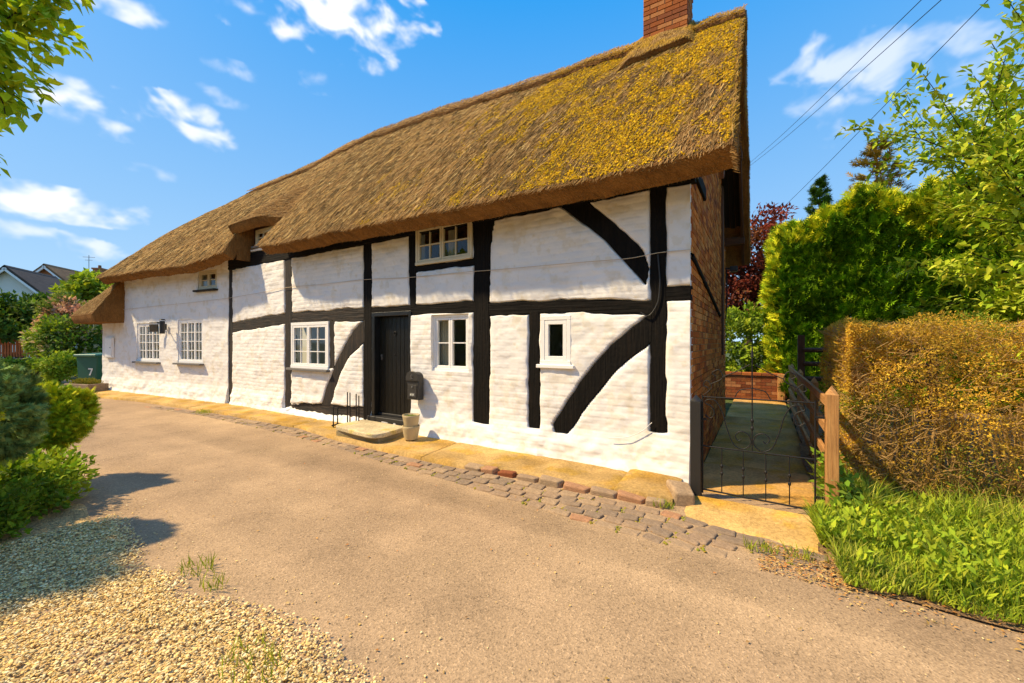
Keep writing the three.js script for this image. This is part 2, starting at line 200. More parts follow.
// concrete strip along the cottage, in separate pours
const ground3 = name => { const o = new THREE.Group(); o.name = name; o.userData.kind = 'structure'; scene.add(o); return o; };
const kerb = ground3('pavement');
const stripIn = x => x > -9.9 ? 0.06 : 0.06 + (-9.9 - x) * .1, stripOut = x => lerpTable([[-16, 1.35], [-12.3, .80], [-8.6, .58], [-6.2, .54], [-4.7, .74], [-2.9, .80], [-1.8, .76], [-.8, .76], [0.2, .74]], x) + .03 * (vn(x * 2.2, 1) - .5);
function pour(x0, x1, zi, zo, y, name, parent, tone, seed, step = .06) {
  const nx = Math.max(2, Math.ceil((x1 - x0) / step)), nz = 9, pos = [], uv = [], col = [], idx = [];
  for (let i = 0; i <= nx; i++) for (let j = 0; j <= nz + 1; j++) {
    const x = mix(x0, x1, i / nx), a = zi(x), b = zo(x), z = j > nz ? b + .008 : mix(a, b, j / nz), e = Math.min(i, nx - i) === 0 || j > nz ? 1 : 0;
    pos.push(x, j > nz ? -.05 : y - .03 * (j / nz) + .016 * (fbm(x * 2, z * 2, seed, 3) - .5) - e * .012, z); uv.push(x, z + (j > nz ? .06 : 0)); const k = 1 + .7 * (fbm(x * 2.1, z * 3, seed, 3) - .5) + .3 * (fbm(x * 14, z * 14, seed + 4, 2) - .5), l = sstep(.5, .7, fbm(x * 3, z * 4, seed + 9, 3)); col.push(tone[0] * k, tone[1] * k * (1 - .08 * l), tone[2] * k * (1 - .35 * l));
  }
  for (let i = 0; i < nx; i++) for (let j = 0; j <= nz; j++) { const a = i * (nz + 2) + j, b = a + nz + 2; idx.push(a, a + 1, b, b, a + 1, b + 1); }
  return part(name, geoFrom(pos, idx, uv, col), M.concrete, parent);
}
for (const [a, b, s] of [[-16, -10.2, 1], [-10.19, -6.3, 3], [-6.29, -3.05, 5], [-3.04, -.62, 7]]) pour(a, b, stripIn, x => stripOut(x) - (x > -2 ? .1 : 0), .075, 'concrete_slab', kerb, [.72, .57, .355], s);
pour(-.6, -.06, stripIn, x => stripOut(x) - .1, .10, 'concrete_slab', kerb, [.64, .50, .30], 12);
{ // bricks and rough stones that edge the strip
  const R = rng(31); let x = -2.35;
  const G = [0, 1, 2].map(s => { const g = new RoundedBoxGeometry(1, 1, 1, 2, .14), p = g.attributes.position; for (let i = 0; i < p.count; i++) p.setXYZ(i, p.getX(i) + (vn(p.getX(i) * 3, p.getY(i) * 3, s * 9 + p.getZ(i) * 3) - .5) * .16, p.getY(i) + (vn(p.getX(i) * 3, p.getZ(i) * 3, s * 9 + 4) - .5) * .14, p.getZ(i)); g.computeVertexNormals(); return g; });
  while (x < -.12) { const w = .10 + R() * .17, red = R() < .22; const o = part('edging_brick', G[Math.floor(R() * 3)], red ? M.bricks[4] : M.stone[[2, 0, 4][Math.floor(R() * 3)]], kerb); o.position.set(x + w / 2, -.008 + R() * .022, stripOut(x) - .055 + R() * .02); o.scale.set(w, .09 + R() * .02, .09 + R() * .05); o.rotation.set((R() - .5) * .14, (R() - .5) * .14, (R() - .5) * .12); x += w + .004 + R() * R() * .05; }
  const st = part('corner_stone', G[1], M.stone[2], kerb); st.position.set(-.02, .03, .44); st.scale.set(.2, .2, .34); st.rotation.y = .35;
}
// setts of the gutter between strip and lane
{
  const gutter = ground3('road_gutter'), R = rng(8);
  const G = [0, 1, 2, 3].map(s => { const g = new RoundedBoxGeometry(1, 1, 1, 2, .16), p = g.attributes.position; for (let i = 0; i < p.count; i++) { const q = V(p.getX(i), p.getY(i), p.getZ(i)); p.setXYZ(i, q.x + (vn(q.x * 2, q.z * 2, s * 7) - .5) * .16, q.y + (vn(q.x * 4, q.z * 4, s * 9 + 2) - .5) * .25, q.z + (vn(q.x * 2, q.z * 2, s * 5 + 3) - .5) * .16); } g.computeVertexNormals(); return g; });
  const inner = x => lerpTable([[-12.5, .98], [-8.6, .60], [-6.2, .56], [-4.7, .78], [-2.9, .83], [-1.8, .80], [-.1, .80], [.34, .93], [1.0, 1.02]], x), outer = x => lerpTable([[-12.5, 1.18], [-9.1, .86], [-5.6, .92], [-3.1, 1.14], [-2.1, 1.22], [-.85, 1.38], [-.16, 1.43], [.56, 1.36], [1.0, 1.18]], x);
  const mossC = new Copies();
  let n = 0;
  for (let r = 0; r < 5; r++) for (let x = -11.5 + R() * .1; x < .92;) {
    const len = (x < -6 ? .24 : .165) + R() * .06, rows = Math.max(2, Math.round((outer(x) - inner(x)) / .125)); if (r >= rows) { x += len; continue; }
    const d = (outer(x) - inner(x)) / rows, z = inner(x) + (r + .5) * d; if (x > .45 && r === rows - 1 && R() < .5) { x += len; continue; }
    const o = part('sett', G[Math.floor(R() * 4)], M.stone[R() < .07 ? 4 : Math.floor(R() * 4)], gutter), sunk = r === rows - 1 ? -.006 : 0; o.position.set(x + len / 2, -.027 + sunk + R() * .008, z + (R() - .5) * .01); o.scale.set(len - .016, .07, d - .014); o.rotation.set((R() - .5) * .06, (R() - .5) * .09 - (inner(x + .2) - inner(x)) / .2, (R() - .5) * .05); n++;
    if (R() < .45) for (let k = 0; k < 7; k++) mossC.add(V(x + (R() - .5) * .02 + R() * len * .2, .004, z + (R() - .5) * d), V(R() - .5, 1, R() - .5), V(1, 0, R()), .018 + R() * .02, .012, .018 + R() * .02, [.20 + R() * .1, .22, .03]);
    x += len;
  }
  const mo = mossC.build('joint_moss', LUMP, M.moss, gutter); mo.userData.kind = 'stuff';
}
// path through the gate
{
  const path = ground3('garden_path'), R = rng(3);
  pour(.05, 1.04, x => .34, x => mix(.86, .98, x), .03, 'apron_slab', path, [.84, .655, .38], 22);
  let z = .33; for (let i = 0; z > -8; i++) { const l = 1.15 + R() * .3, zz = z; pour(.02, 1.14, x => zz - l + .012, x => zz, .012, 'path_slab', path, [.85, .62, .34], 30 + i, .12).position.y = -.004; z -= l; }
}

// ================================================================ the cottage
const cottage = thing('thatched_cottage', 'long whitewashed timber-framed cottage with a deep thatched roof beside the lane', 'cottage');
// ---- outlines of the timbers on the front wall (x along the wall, y up)
function rough(pts, seed, amp = .012, step = .09) {        // hand-hewn edges
  const out = []; pts.forEach((a, i) => { const b = pts[(i + 1) % pts.length], d = Math.hypot(b[0] - a[0], b[1] - a[1]), n = Math.max(1, Math.round(d / step)); for (let k = 0; k < n; k++) { const t = k / n, x = mix(a[0], b[0], t), y = mix(a[1], b[1], t), w = (vn(x * 4 + seed, y * 4, seed) - .5) * 2 * amp + (vn(x * 15, y * 15, seed + 3) - .5) * amp * 1.6; out.push([x + w * (b[1] - a[1]) / d, y - w * (b[0] - a[0]) / d]); } }); return out;
}
const rectP = (x0, y0, x1, y1) => [[x0, y0], [x1, y0], [x1, y1], [x0, y1]];
const timbers = [
  ['wall_plate', rectP(-9.92, 3.17, .03, 3.44), 'H'],
  ['post', rectP(-.395, .53, -.25, 3.2), 'V'], ['rail', rectP(-.262, 1.94, .005, 2.08), 'H'],
  ['rail', [[-2.57, 1.86], [-1.9, 1.87], [-1.2, 1.86], [-.4, 1.80], [-.38, 1.94], [-1.2, 2.0], [-2.57, 2.02]], 'H'],
  ['post', [[-2.81, .38], [-2.57, .37], [-2.55, 1.2], [-2.57, 2.2], [-2.52, 3.0], [-2.46, 3.19], [-2.84, 3.19], [-2.81, 2.4], [-2.82, 1.3]], 'V'],
  ['rail', rectP(-4.99, 1.925, -2.8, 2.06), 'H'], ['post', rectP(-5.16, .17, -4.97, 3.2), 'V'],
  ['post', [[-4.05, 2.04], [-3.95, 2.04], [-3.93, 2.6], [-3.92, 3.2], [-4.09, 3.2], [-4.09, 2.6]], 'V'], ['rail', rectP(-3.94, 2.585, -2.8, 2.665), 'H'],
  ['rail', rectP(-7.4, 1.87, -5.13, 2.07), 'OH'], ['post', rectP(-7.56, .18, -7.34, 3.2), 'OV'], ['post', rectP(-9.95, -.02, -9.75, 3.2), 'OV'],
  ['rail', [[-9.78, 1.72], [-8.6, 1.80], [-7.53, 1.87], [-7.53, 2.06], [-8.6, 2.0], [-9.78, 1.92]], 'OH'],
  ['post', rectP(-6.11, 1.0, -5.96, 1.89), 'OV'], ['sill_beam', [[-7.36, .12], [-6.2, .16], [-5.14, .18], [-5.14, .37], [-6.2, .34], [-7.36, .27]], 'OH'],
  ['brace', [[-5.13, 1.88], [-5.43, 1.69], [-5.69, 1.40], [-5.92, 1.08], [-6.15, .73], [-6.36, .31], [-6.07, .33], [-5.93, .66], [-5.78, .98], [-5.52, 1.27], [-5.13, 1.5]], 'OV'],
  ['post', rectP(-1.92, .4, -1.79, 1.88), 'V'],
  ['brace', [[-1.5, 3.19], [-1.26, 2.99], [-1.03, 2.80], [-.86, 2.62], [-.7, 2.44], [-.56, 2.27], [-.46, 2.14], [-.43, 2.3], [-.5, 2.5], [-.68, 2.72], [-.86, 2.91], [-1.05, 3.08], [-1.16, 3.19]], 'V'],
  ['brace', [[-.39, 1.80], [-.60, 1.65], [-.84, 1.45], [-1.02, 1.26], [-1.18, 1.06], [-1.38, .77], [-1.58, .46], [-1.55, .38], [-1.4, .385], [-1.21, .64], [-1.06, .84], [-.92, 1.03], [-.78, 1.19], [-.64, 1.31], [-.39, 1.5]], 'V'],
];
timbers.forEach((t, i) => { t[3] = rough(t[1], i * 3.7, t[2][0] === 'O' ? .02 : .012); const xs = t[3].map(p => p[0]), ys = t[3].map(p => p[1]); t[4] = [Math.min(...xs) - .1, Math.min(...ys) - .1, Math.max(...xs) + .1, Math.max(...ys) + .1]; });
function sdPoly(P, x, y) { let d = 1e9, s = 1; for (let i = 0, j = P.length - 1; i < P.length; j = i++) { const ex = P[j][0] - P[i][0], ey = P[j][1] - P[i][1], wx = x - P[i][0], wy = y - P[i][1], t = clamp((wx * ex + wy * ey) / (ex * ex + ey * ey + 1e-12), 0, 1), bx = wx - ex * t, by = wy - ey * t; d = Math.min(d, bx * bx + by * by); const c1 = y >= P[i][1], c2 = y < P[j][1], c3 = ex * wy > ey * wx; if ((c1 && c2 && c3) || (!c1 && !c2 && !c3)) s = -s; } return s * Math.sqrt(d); }
const timberDist = (x, y) => { let d = 1; for (const t of timbers) { const b = t[4]; if (x < b[0] || y < b[1] || x > b[2] || y > b[3]) continue; d = Math.min(d, sdPoly(t[3], x, y)); } return d; };
function relief(x, y, far, frame) {                        // painted brickwork under many coats of limewash
  const wob = (vn(x * 1.3, y * 1.3, 4) - .5) * .03, row = Math.floor((y + wob) / .076), fy = (y + wob) / .076 - row, fx0 = (x + (row & 1) * .115 + h3(row, 3, 1) * .03) / .23, fx = fx0 - Math.floor(fx0);
  const gy = Math.min(fy, 1 - fy) * .076, gx = Math.min(fx, 1 - fx) * .23, g = sstep(.002, .014, Math.min(gy, gx * .8 + .004)), k = far ? 1 : .35 + .9 * sstep(.35, .65, fbm(x * .9, y * .9, 31, 2));
  let z = (far ? .0024 : .0030) * k * g + .030 * (fbm(x * 1.4, y * 1.4, 8, 3) - .5) + .024 * (fbm(x * 5.5, y * 8, 11, 3) - .5) + .004 * (fbm(x * 9, y * 22, 19, 2) - .5) + .003 * (h3(row, Math.floor(fx0), 7) - .5);
  const pl = sstep(.52 + .1 * (vn(x * 1.5, 2) - .5), .18, y); z += pl * (.05 + .05 * (fbm(x * 2.4, y * 3.5, 17, 3) - .5) + .03 * (fbm(x * 9, y * 12, 23, 2) - .5)) + .05 * sstep(.2, 0, y);
  if (frame) { const d = timberDist(x, y); if (d < .08) z -= d < 0 ? .06 + .02 * sstep(0, -.05, d) : .06 * (1 - sstep(0, .018, d)) + .010 * (1 - d / .08); }
  return z;
}
function wallGeo(x0, x1, y0, y1, sx, sy, holes, far, frame, deep = .2) {
  const lines = (a, b, s, ex) => { const o = []; for (let v = a; v < b - s * .4; v += s) o.push(v); o.push(b); for (const e of ex) { let k = 0; o.forEach((v, i) => { if (Math.abs(v - e) < Math.abs(o[k] - e)) k = i; }); o[k] = e; } return o.sort((p, q) => p - q); };
  const X = lines(x0, x1, sx, holes.flatMap(h => [h[0], h[2]])), Y = lines(y0, y1, sy, holes.flatMap(h => [h[1], h[3]])), pos = [], uv = [], idx = [], nx = X.length, ny = Y.length;
  for (let i = 0; i < nx; i++) for (let j = 0; j < ny; j++) { pos.push(X[i], Y[j], relief(X[i], Y[j], far, frame)); uv.push(X[i], Y[j]); }
  const open = (i, j) => { const x = (X[i] + X[i + 1]) / 2, y = (Y[j] + Y[j + 1]) / 2; return holes.some(h => x > h[0] && x < h[2] && y > h[1] && y < h[3]); };
  const side = (a, b) => { const n = pos.length / 3; for (const k of [a, b]) { pos.push(pos[k * 3], pos[k * 3 + 1], pos[k * 3 + 2], pos[k * 3], pos[k * 3 + 1], -deep); uv.push(uv[k * 2], uv[k * 2 + 1], uv[k * 2] + .2, uv[k * 2 + 1] + .2); } idx.push(n, n + 1, n + 2, n + 2, n + 1, n + 3); };
  for (let i = 0; i < nx - 1; i++) for (let j = 0; j < ny - 1; j++) {
    const a = i * ny + j, b = a + ny; if (open(i, j)) { if (i && !open(i - 1, j)) side(a, a + 1); if (i < nx - 2 && !open(i + 1, j)) side(b + 1, b); if (j && !open(i, j - 1)) side(b, a); if (j < ny - 2 && !open(i, j + 1)) side(a + 1, b + 1); continue; }
    idx.push(a, b, a + 1, a + 1, b, b + 1); if (i === nx - 2) side(b, b + 1); if (i === 0) side(a + 1, a);
  }
  return geoFrom(pos, idx, uv);
}
const holesFront = [[-1.75, 1.21, -1.34, 1.82], [-3.60, 1.06, -2.90, 1.90], [-3.92, 2.67, -2.83, 3.26], [-7.33, .98, -6.12, 1.87], [-4.95, .20, -4.03, 1.985]];
part('front_wall', wallGeo(-9.9, 0, -.08, 3.5, .02, .0127, holesFront, false, true), M.white, cottage);
const WING = .0995, wing = o => { o.position.applyAxisAngle(V(0, 1, 0), WING).add(V(-9.9, 0, 0)); o.rotation.y = WING; return o; };   // the left end of the front bends forward a little
const holesLeft = [[-2.18, .96, -1.06, 2.05], [-4.29, .95, -3.07, 2.0], [-1.26, 2.75, -.47, 3.23]];
wing(part('left_wall', wallGeo(-5.05, 0, -.08, 3.5, .035, .019, holesLeft, true, false), M.white, cottage));
wing(part('lean_to_wall', wallGeo(-6.5, -5.052, -.08, 2.3, .04, .019, [], true, false).translate(0, 0, -.035), M.white, cottage));
wing(part('end_wall', box(.2, 3.5, 4.2, -4.96, 1.7, -2.14), M.white, cottage)); wing(part('lean_to_wall', box(.2, 2.3, 2.6, -6.41, 1.1, -1.36), M.white, cottage));
part('rear_wall', box(14.8, 3.5, .2, -7.4, 1.68, -4.72), M.white, cottage);
part('interior_floor', box(14.6, .1, 4.6, -7.4, .02, -2.4), M.plaster, cottage);
for (const t of timbers) {
  const s = new THREE.Shape(t[3].map(p => new THREE.Vector2(...p))), m = { H: M.timberH, V: M.timber, OH: M.timberOldH, OV: M.timberOld }[t[2]];
  const g = new THREE.ExtrudeGeometry(s, { depth: .09, bevelEnabled: true, bevelSize: .007, bevelThickness: .012, bevelSegments: 1 }).translate(0, 0, -.115 + (t[0] === 'brace' ? .006 : t[0] === 'post' ? .003 : t[0] === 'wall_plate' ? .02 : 0));
  part(t[0], g, m, cottage);
}
// ---- windows
function windowAt(parent, [x0, y0, x1, y1], o) {           // o: lights, cols, rows, back (how far the frame sits behind the wall face), frame, sill
  const w = sub('window', parent, [x0, y0, -(o.back ?? .06)]), W = x1 - x0, H = y1 - y0, f = o.f ?? .05, c = o.c ?? .035, m = o.m ?? M.paint, b = .016;
  part('frame', [box(W, f, .07, W / 2, H - f / 2, 0, .006), box(W, f, .08, W / 2, f / 2, .005, .006), box(f, H - 2 * f + .002, .068, f / 2, H / 2, 0, .006), box(f, H - 2 * f + .002, .068, W - f / 2, H / 2, 0, .006)], m, w);
  const iw = W - 2 * f, share = o.share ?? Array(o.lights).fill(1 / o.lights); let x = f;
  share.forEach((sh, k) => {
    const lw = iw * sh, lh = H - 2 * f, g = [box(lw - .004, c, .045, x + lw / 2, f + c / 2 + .002, .008, .005), box(lw - .004, c, .045, x + lw / 2, f + lh - c / 2 - .002, .008, .005), box(c, lh - 2 * c, .044, x + c / 2 + .002, f + lh / 2, .008, .005), box(c, lh - 2 * c, .044, x + lw - c / 2 - .002, f + lh / 2, .008, .005)];
    const pw = (lw - 2 * c) / o.cols, ph = (lh - 2 * c) / o.rows;
    part('casement', g, m, w);
    const bars = []; for (let i = 1; i < o.cols; i++) bars.push(box(b, lh - 2 * c + .01, .03, x + c + pw * i, f + lh / 2, .008)); for (let j = 1; j < o.rows; j++) bars.push(box(lw - 2 * c + .01, b, .032, x + lw / 2, f + c + ph * j, .008));
    for (const bg of bars) part('glazing_bar', bg, m, w);
    for (let i = 0; i < o.cols; i++) for (let j = 0; j < o.rows; j++) { const p = part('pane', new THREE.PlaneGeometry(pw + .004, ph + .004), M.glass, w); p.position.set(x + c + pw * (i + .5), f + c + ph * (j + .5), .004); p.rotation.set((h3(i, j, k) - .5) * .012, (h3(j, i, k + 4) - .5) * .016, 0); }
    x += lw;
  });
  if (o.wing) wing(w);
  if (o.sill) part('sill', box(W + .1, .045, o.sill, W / 2, -.02, o.sill / 2 - .02, .008), o.sillM ?? M.slate, w);
  if (o.curtain) for (const s of o.curtain) { const pos = [], idx = [], n = 24; for (let i = 0; i <= n; i++) for (let j = 0; j < 2; j++) pos.push(mix(s[0], s[1], i / n) * W, j * H, -.12 + .025 * Math.sin(i * 1.9)); for (let i = 0; i < n; i++) idx.push(i * 2, i * 2 + 2, i * 2 + 1, i * 2 + 1, i * 2 + 2, i * 2 + 3); part('curtain', geoFrom(pos, idx), M.curtain, w); }
  return w;
}
windowAt(cottage, holesFront[0], { lights: 1, cols: 1, rows: 1, f: .055, c: .05, back: .035, sill: .09, sillM: M.paint });
windowAt(cottage, holesFront[1], { lights: 2, share: [.47, .53], cols: 1, rows: 2, back: .075, f: .045, curtain: [[.05, .42]] });
windowAt(cottage, holesFront[2], { lights: 2, share: [.48, .52], cols: 2, rows: 2, back: .02, m: M.cream, f: .045, c: .035, curtain: [[.5, .62]] });
windowAt(cottage, holesFront[3], { lights: 2, share: [.47, .53], cols: 2, rows: 3, back: .025, f: .06, c: .04, sill: .13 });
windowAt(cottage, holesLeft[0], { lights: 3, wing: true, cols: 2, rows: 4, back: .05, f: .06, c: .03, sill: .17, curtain: [[.0, .16], [.84, 1]] });
windowAt(cottage, holesLeft[1], { lights: 3, wing: true, cols: 2, rows: 4, back: .05, f: .06, c: .03, sill: .17, curtain: [[.0, .16], [.84, 1]] });
windowAt(cottage, holesLeft[2], { wing: true, lights: 2, cols: 1, rows: 2, back: .05, f: .06, c: .04, sill: .17, sillM: M.timberOldH, m: M.cream, curtain: [[.05, .3], [.6, .95]] });
// ---- plank door in its frame
{
  const d = sub('door', cottage, [-4.95, .2, -.1]), W = .92, H = 1.785;
  part('door_frame', [box(.075, H, .16, .0375, H / 2, .02, .008), box(.06, H, .16, W - .03, H / 2, .02, .008), box(W, .07, .162, W / 2, H - .035, .02, .008)], M.door, d);
  for (let i = 0; i < 8; i++) { const w = (W - .135) / 8; part('plank', box(w - .006, H - .16, .03, .075 + w * (i + .5), .085 + (H - .16) / 2, -.03 + (h3(i, 2, 3) - .5) * .004, .005), M.door, d); }
  part('backing', box(W - .14, H - .1, .015, W / 2, H / 2, -.056), M.black, d);
  part('threshold', [box(W + .07, .085, .20, W / 2, .02, .06, .012), box(W - .13, .04, .05, W / 2, .085, .0, .008)], M.black, d);
  part('handle', [cyl(.012, .012, .02, 8).rotateX(Math.PI / 2).translate(.13, 1.06, -.01), box(.02, .10, .014, .13, 1.04, -.01, .004)], M.slate, d);
  part('knocker', new THREE.TorusGeometry(.03, .007, 6, 14).translate(.45, 1.43, -.006), M.iron, d);
  part('bolt_head', new THREE.SphereGeometry(.012, 8, 6).translate(.45, 1.08, -.012), M.iron, d);
}
// ---- telephone cable pinned along the front
part('cable', tube([[-9.9, 2.5, .026], [-8.7, 2.53, .03], [-7.45, 2.58, .02], [-6.3, 2.555, .03], [-5.1, 2.55, .015], [-4.03, 2.50, .015], [-2.8, 2.48, .022], [-2.5, 2.47, .018], [-1.17, 2.44, .03], [-.6, 2.43, .02], [-.32, 2.455, .02], [.012, 2.45, .02]], .0042, 5, 120), M.cable = std({ color: L(.55, .44, .3), roughness: .7 }), cottage);
wing(part('cable', tube([[-5.05, 2.41, .03], [-3.4, 2.44, .03], [-1.6, 2.46, .035], [0, 2.5, .03]], .0045, 5, 40), M.cable, cottage));
part('cable', tube([[-.32, 2.44, .01], [-.30, 2.1, .012], [-.33, 1.9, .012], [-.42, 1.78, .02], [-.5, 1.82, .025]], .008, 5, 30), M.black, cottage);
part('cable', tube([[-.38, .62, .02], [-.48, .52, .035], [-.66, .43, .05], [-.85, .40, .05]], .004, 5, 20), M.white, cottage);
// ---- brick gable
{
  const gp = sub('gable_wall', cottage), R = rng(14), top = z => 3.38 + 2.58 * (1 - Math.abs(z + 2.4) / 2.4), pos = [];
  const s = new THREE.Shape([[.09, -.06], [4.82, -.06], [4.82, 3.4], [2.4, 5.96], [.09, 3.4]].map(p => new THREE.Vector2(...p)));
  part('mortar', new THREE.ExtrudeGeometry(s, { depth: .2, bevelEnabled: false }).rotateY(Math.PI / 2).translate(-.205, 0, 0), M.mortar, gp);
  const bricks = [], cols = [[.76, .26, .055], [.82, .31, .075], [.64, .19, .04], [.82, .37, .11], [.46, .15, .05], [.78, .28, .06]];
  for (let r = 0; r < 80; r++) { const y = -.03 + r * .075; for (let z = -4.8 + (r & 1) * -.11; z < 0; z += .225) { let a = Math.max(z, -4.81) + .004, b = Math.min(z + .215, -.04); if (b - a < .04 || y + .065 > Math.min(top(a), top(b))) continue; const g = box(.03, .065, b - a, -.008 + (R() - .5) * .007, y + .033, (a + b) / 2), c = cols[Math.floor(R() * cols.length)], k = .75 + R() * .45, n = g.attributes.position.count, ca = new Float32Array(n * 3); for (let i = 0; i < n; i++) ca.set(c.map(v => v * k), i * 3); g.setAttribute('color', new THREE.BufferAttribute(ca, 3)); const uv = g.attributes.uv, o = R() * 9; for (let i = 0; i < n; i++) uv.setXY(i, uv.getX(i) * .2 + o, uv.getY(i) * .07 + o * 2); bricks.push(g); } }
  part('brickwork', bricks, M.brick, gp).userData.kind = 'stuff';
  part('gable_post', box(.05, 3.1, .22, .012, 1.9 + .9, -3.9, .006), M.brown, gp); part('gable_rail', box(.05, .16, 1.1, .014, 3.36, -.55, .01), M.timber, gp);
  part('gable_brace', limb(V(.008, 2.4, -.02), V(.008, 1.95, -3.4), .03, .03, 5), M.timber, gp);
}

// ================================================================ thatch
const smin = (a, b, k) => { const h = clamp(.5 + .5 * (b - a) / k, 0, 1); return mix(b, a, h) - k * h * (1 - h); };
const bend = x => Math.max(0, -9.9 - x);
const XL = -15.45, XR = .42;
const corner = x => { const q = clamp((-14.85 - x) / .62, 0, 1); return .55 * (1 - Math.sqrt(1 - q * q)); };
const zFront = x => .52 + bend(x) * .1 - corner(x) + .03 * (vn(x * .9, 3) - .5), zRear = x => -5.42 + corner(x);
const yLip = x => lerpTable([[-16, 3.27], [-13, 3.29], [-10, 3.24], [-9.85, 3.20], [-8.9, 3.17], [-7.6, 3.33], [-6.8, 3.28], [-4, 3.245], [-1.5, 3.20], [-.4, 3.19], [.42, 3.24]], x);
const yRidge = x => -.05 + lerpTable([[-16, 6.45], [-12.4, 6.45], [-11, 6.52], [-10.2, 6.62], [-9.2, 6.74], [-7.5, 6.84], [-5, 6.73], [-3, 6.58], [-1, 6.54], [.5, 6.45]], x);
function roofY(x, z) {
  const zr = -2.4 + bend(x) * .07, zf = .52 + bend(x) * .1, yl = yLip(x), R = yRidge(x), t = (zf - z) / (zf - zr), u = (z + 5.42) / (zr + 5.42);
  const f = yl + (R - yl) * (t + .045 * Math.sin(Math.min(t, 1) * Math.PI)), r = 3.25 + (R - 3.25) * (u + .045 * Math.sin(Math.min(u, 1) * Math.PI)), h = 3.34 + (x - XL) * 1.2 + .35 * Math.sin(clamp((x - XL) / 3, 0, 1) * Math.PI);
  let y = smin(smin(f, r, .3), h, .7);
  y += .30 * sstep(-10.6, -9.0, x) * sstep(-8.4, -8.95, x) * Math.exp(-Math.pow((z - .25) / .45, 2));          // the swell beside the eyebrow window
  y += .07 * (fbm(x * .8, z * .8, 6, 3) - .5) + .055 * (fbm(x * 3.0 + z, z * 1.4, 16, 2) - .5) + .026 * (fbm(x * 8 + z * 2.5, z * 3, 26, 2) - .5);
  return y;
}
function roofNormal(x, z, out = V()) { const e = .06; return out.set(roofY(x - e, z) - roofY(x + e, z), 2 * e, roofY(x, z - e) - roofY(x, z + e)).normalize(); }
const NX0 = -8.9, NX1 = -7.6, cutZ = x => -.13 + .04 * Math.sin((x - NX0) * 2.4);
const roof = sub('roof', cottage);
function slab(cells, topAt, thick, keep) {                 // a thick layer: top, underside and every edge closed
  const { nx, nz } = cells, n = (nx + 1) * (nz + 1), pos = [], uv = [], idx = [], idxCut = [];
  const tops = [], bots = [];
  for (let i = 0; i <= nx; i++) for (let j = 0; j <= nz; j++) { const [p, q, w] = topAt(i / nx, j / nz); tops.push(p); bots.push(p.clone().addScaledVector(q, -thick)); pos.push(p.x, p.y, p.z); uv.push(...w); }
  for (const p of bots) { pos.push(p.x, p.y, p.z); uv.push(p.x, p.z); }
  const K = (i, j) => i >= 0 && j >= 0 && i < nx && j < nz && keep(i, j), id = (i, j) => i * (nz + 1) + j;
  const wall = (a, b) => { const m = pos.length / 3, rows = 3; for (const k of [a, b]) for (let r = 0; r <= rows; r++) { const p = tops[k].clone().lerp(bots[k], r / rows), o = .018 * Math.sin(r / rows * Math.PI) + .02 * (h3(k, r, 3) - .5); pos.push(p.x + o, p.y, p.z + o); uv.push(p.x + p.z, r * .1 + p.y); } for (let r = 0; r < rows; r++) idxCut.push(m + r, m + r + 1, m + rows + 1 + r, m + rows + 1 + r, m + r + 1, m + rows + 2 + r); };
  for (let i = 0; i < nx; i++) for (let j = 0; j < nz; j++) {
    if (!K(i, j)) continue; const a = id(i, j), b = id(i + 1, j), c = id(i + 1, j + 1), d = id(i, j + 1);
    idx.push(a, d, b, b, d, c); idxCut.push(a + n, b + n, d + n, b + n, c + n, d + n);
    if (!K(i - 1, j)) wall(a, d); if (!K(i + 1, j)) wall(c, b); if (!K(i, j - 1)) wall(b, a); if (!K(i, j + 1)) wall(d, c);
  }
  const g = geoFrom(pos, [...idx, ...idxCut], uv); g.addGroup(0, idx.length, 0); g.addGroup(idx.length, idxCut.length, 1); return g;
}
{
  const nx = 264, nz = 104, X = i => mix(XL, XR, i), Zt = (x, t) => mix(zRear(x), zFront(x), t);
  const at = (u, t) => { const x = X(u), tt = t < .5 ? t : t, z = Zt(x, tt), p = V(x, roofY(x, z), z); return [p, roofNormal(clamp(x, XL + .1, XR - .1), clamp(z, -5.2, .4)), [x * 1.0 + .15 * z, (z - p.y) * .72]]; };
  const g = slab({ nx, nz }, at, .23, (i, j) => { const x = X((i + .5) / nx), z = Zt(x, (j + .5) / nz); return !(x > NX0 && x < NX1 && z > cutZ(x)); });
  part('thatch', g, [M.thatch, M.thatchCut], roof);
}
// the eyebrow over the little window under the eaves
const browLip = x => { const t = clamp((x - NX0) / (NX1 - NX0), -.25, 1.25); return V(x, mix(3.98, 4.04, t) + .06 * Math.sin(t * Math.PI), mix(.36, .02, t)); };
const browTop = (x, s) => { const a = V(x, 0, -1.0); a.y = roofY(x, -1.0) - .02; const b = browLip(x), p = a.lerp(b, s); p.y += .04 * Math.sin(s * Math.PI) + .02 * (fbm(x * 4, s * 3, 3, 2) - .5) - .12 * sstep(.3, 0, s); p.y = mix(p.y, roofY(x, p.z) - .06, Math.max(sstep(NX1 - .5, NX1 + .06, x) * (1 - .75 * s), sstep(NX0 + .1, NX0 - .1, x) * (1 - s)) * .95); return p; };
part('eyebrow', slab({ nx: 26, nz: 14 }, (u, s) => { const x = mix(NX0 - .12, NX1 + .1, u), p = browTop(x, s); return [p, V(0, .85, .5).normalize(), [x, p.z - p.y]]; }, .2, () => true), [M.thatch, M.thatchCut], roof);
part('dormer_cheek', [box(.06, .85, .5, NX0 - .03, 3.68, .02), box(.06, .5, .3, NX1 + .03, 3.55, -.16)], M.thatchCut, roof);
part('dormer_wall', [box(1.3, .2, .08, -8.25, 3.46, -.1), box(.16, .6, .08, -8.84, 3.8, -.1), box(.1, .6, .08, -7.63, 3.8, -.1), box(1.3, .2, .08, -8.25, 4.02, -.1)], M.brown, roof);
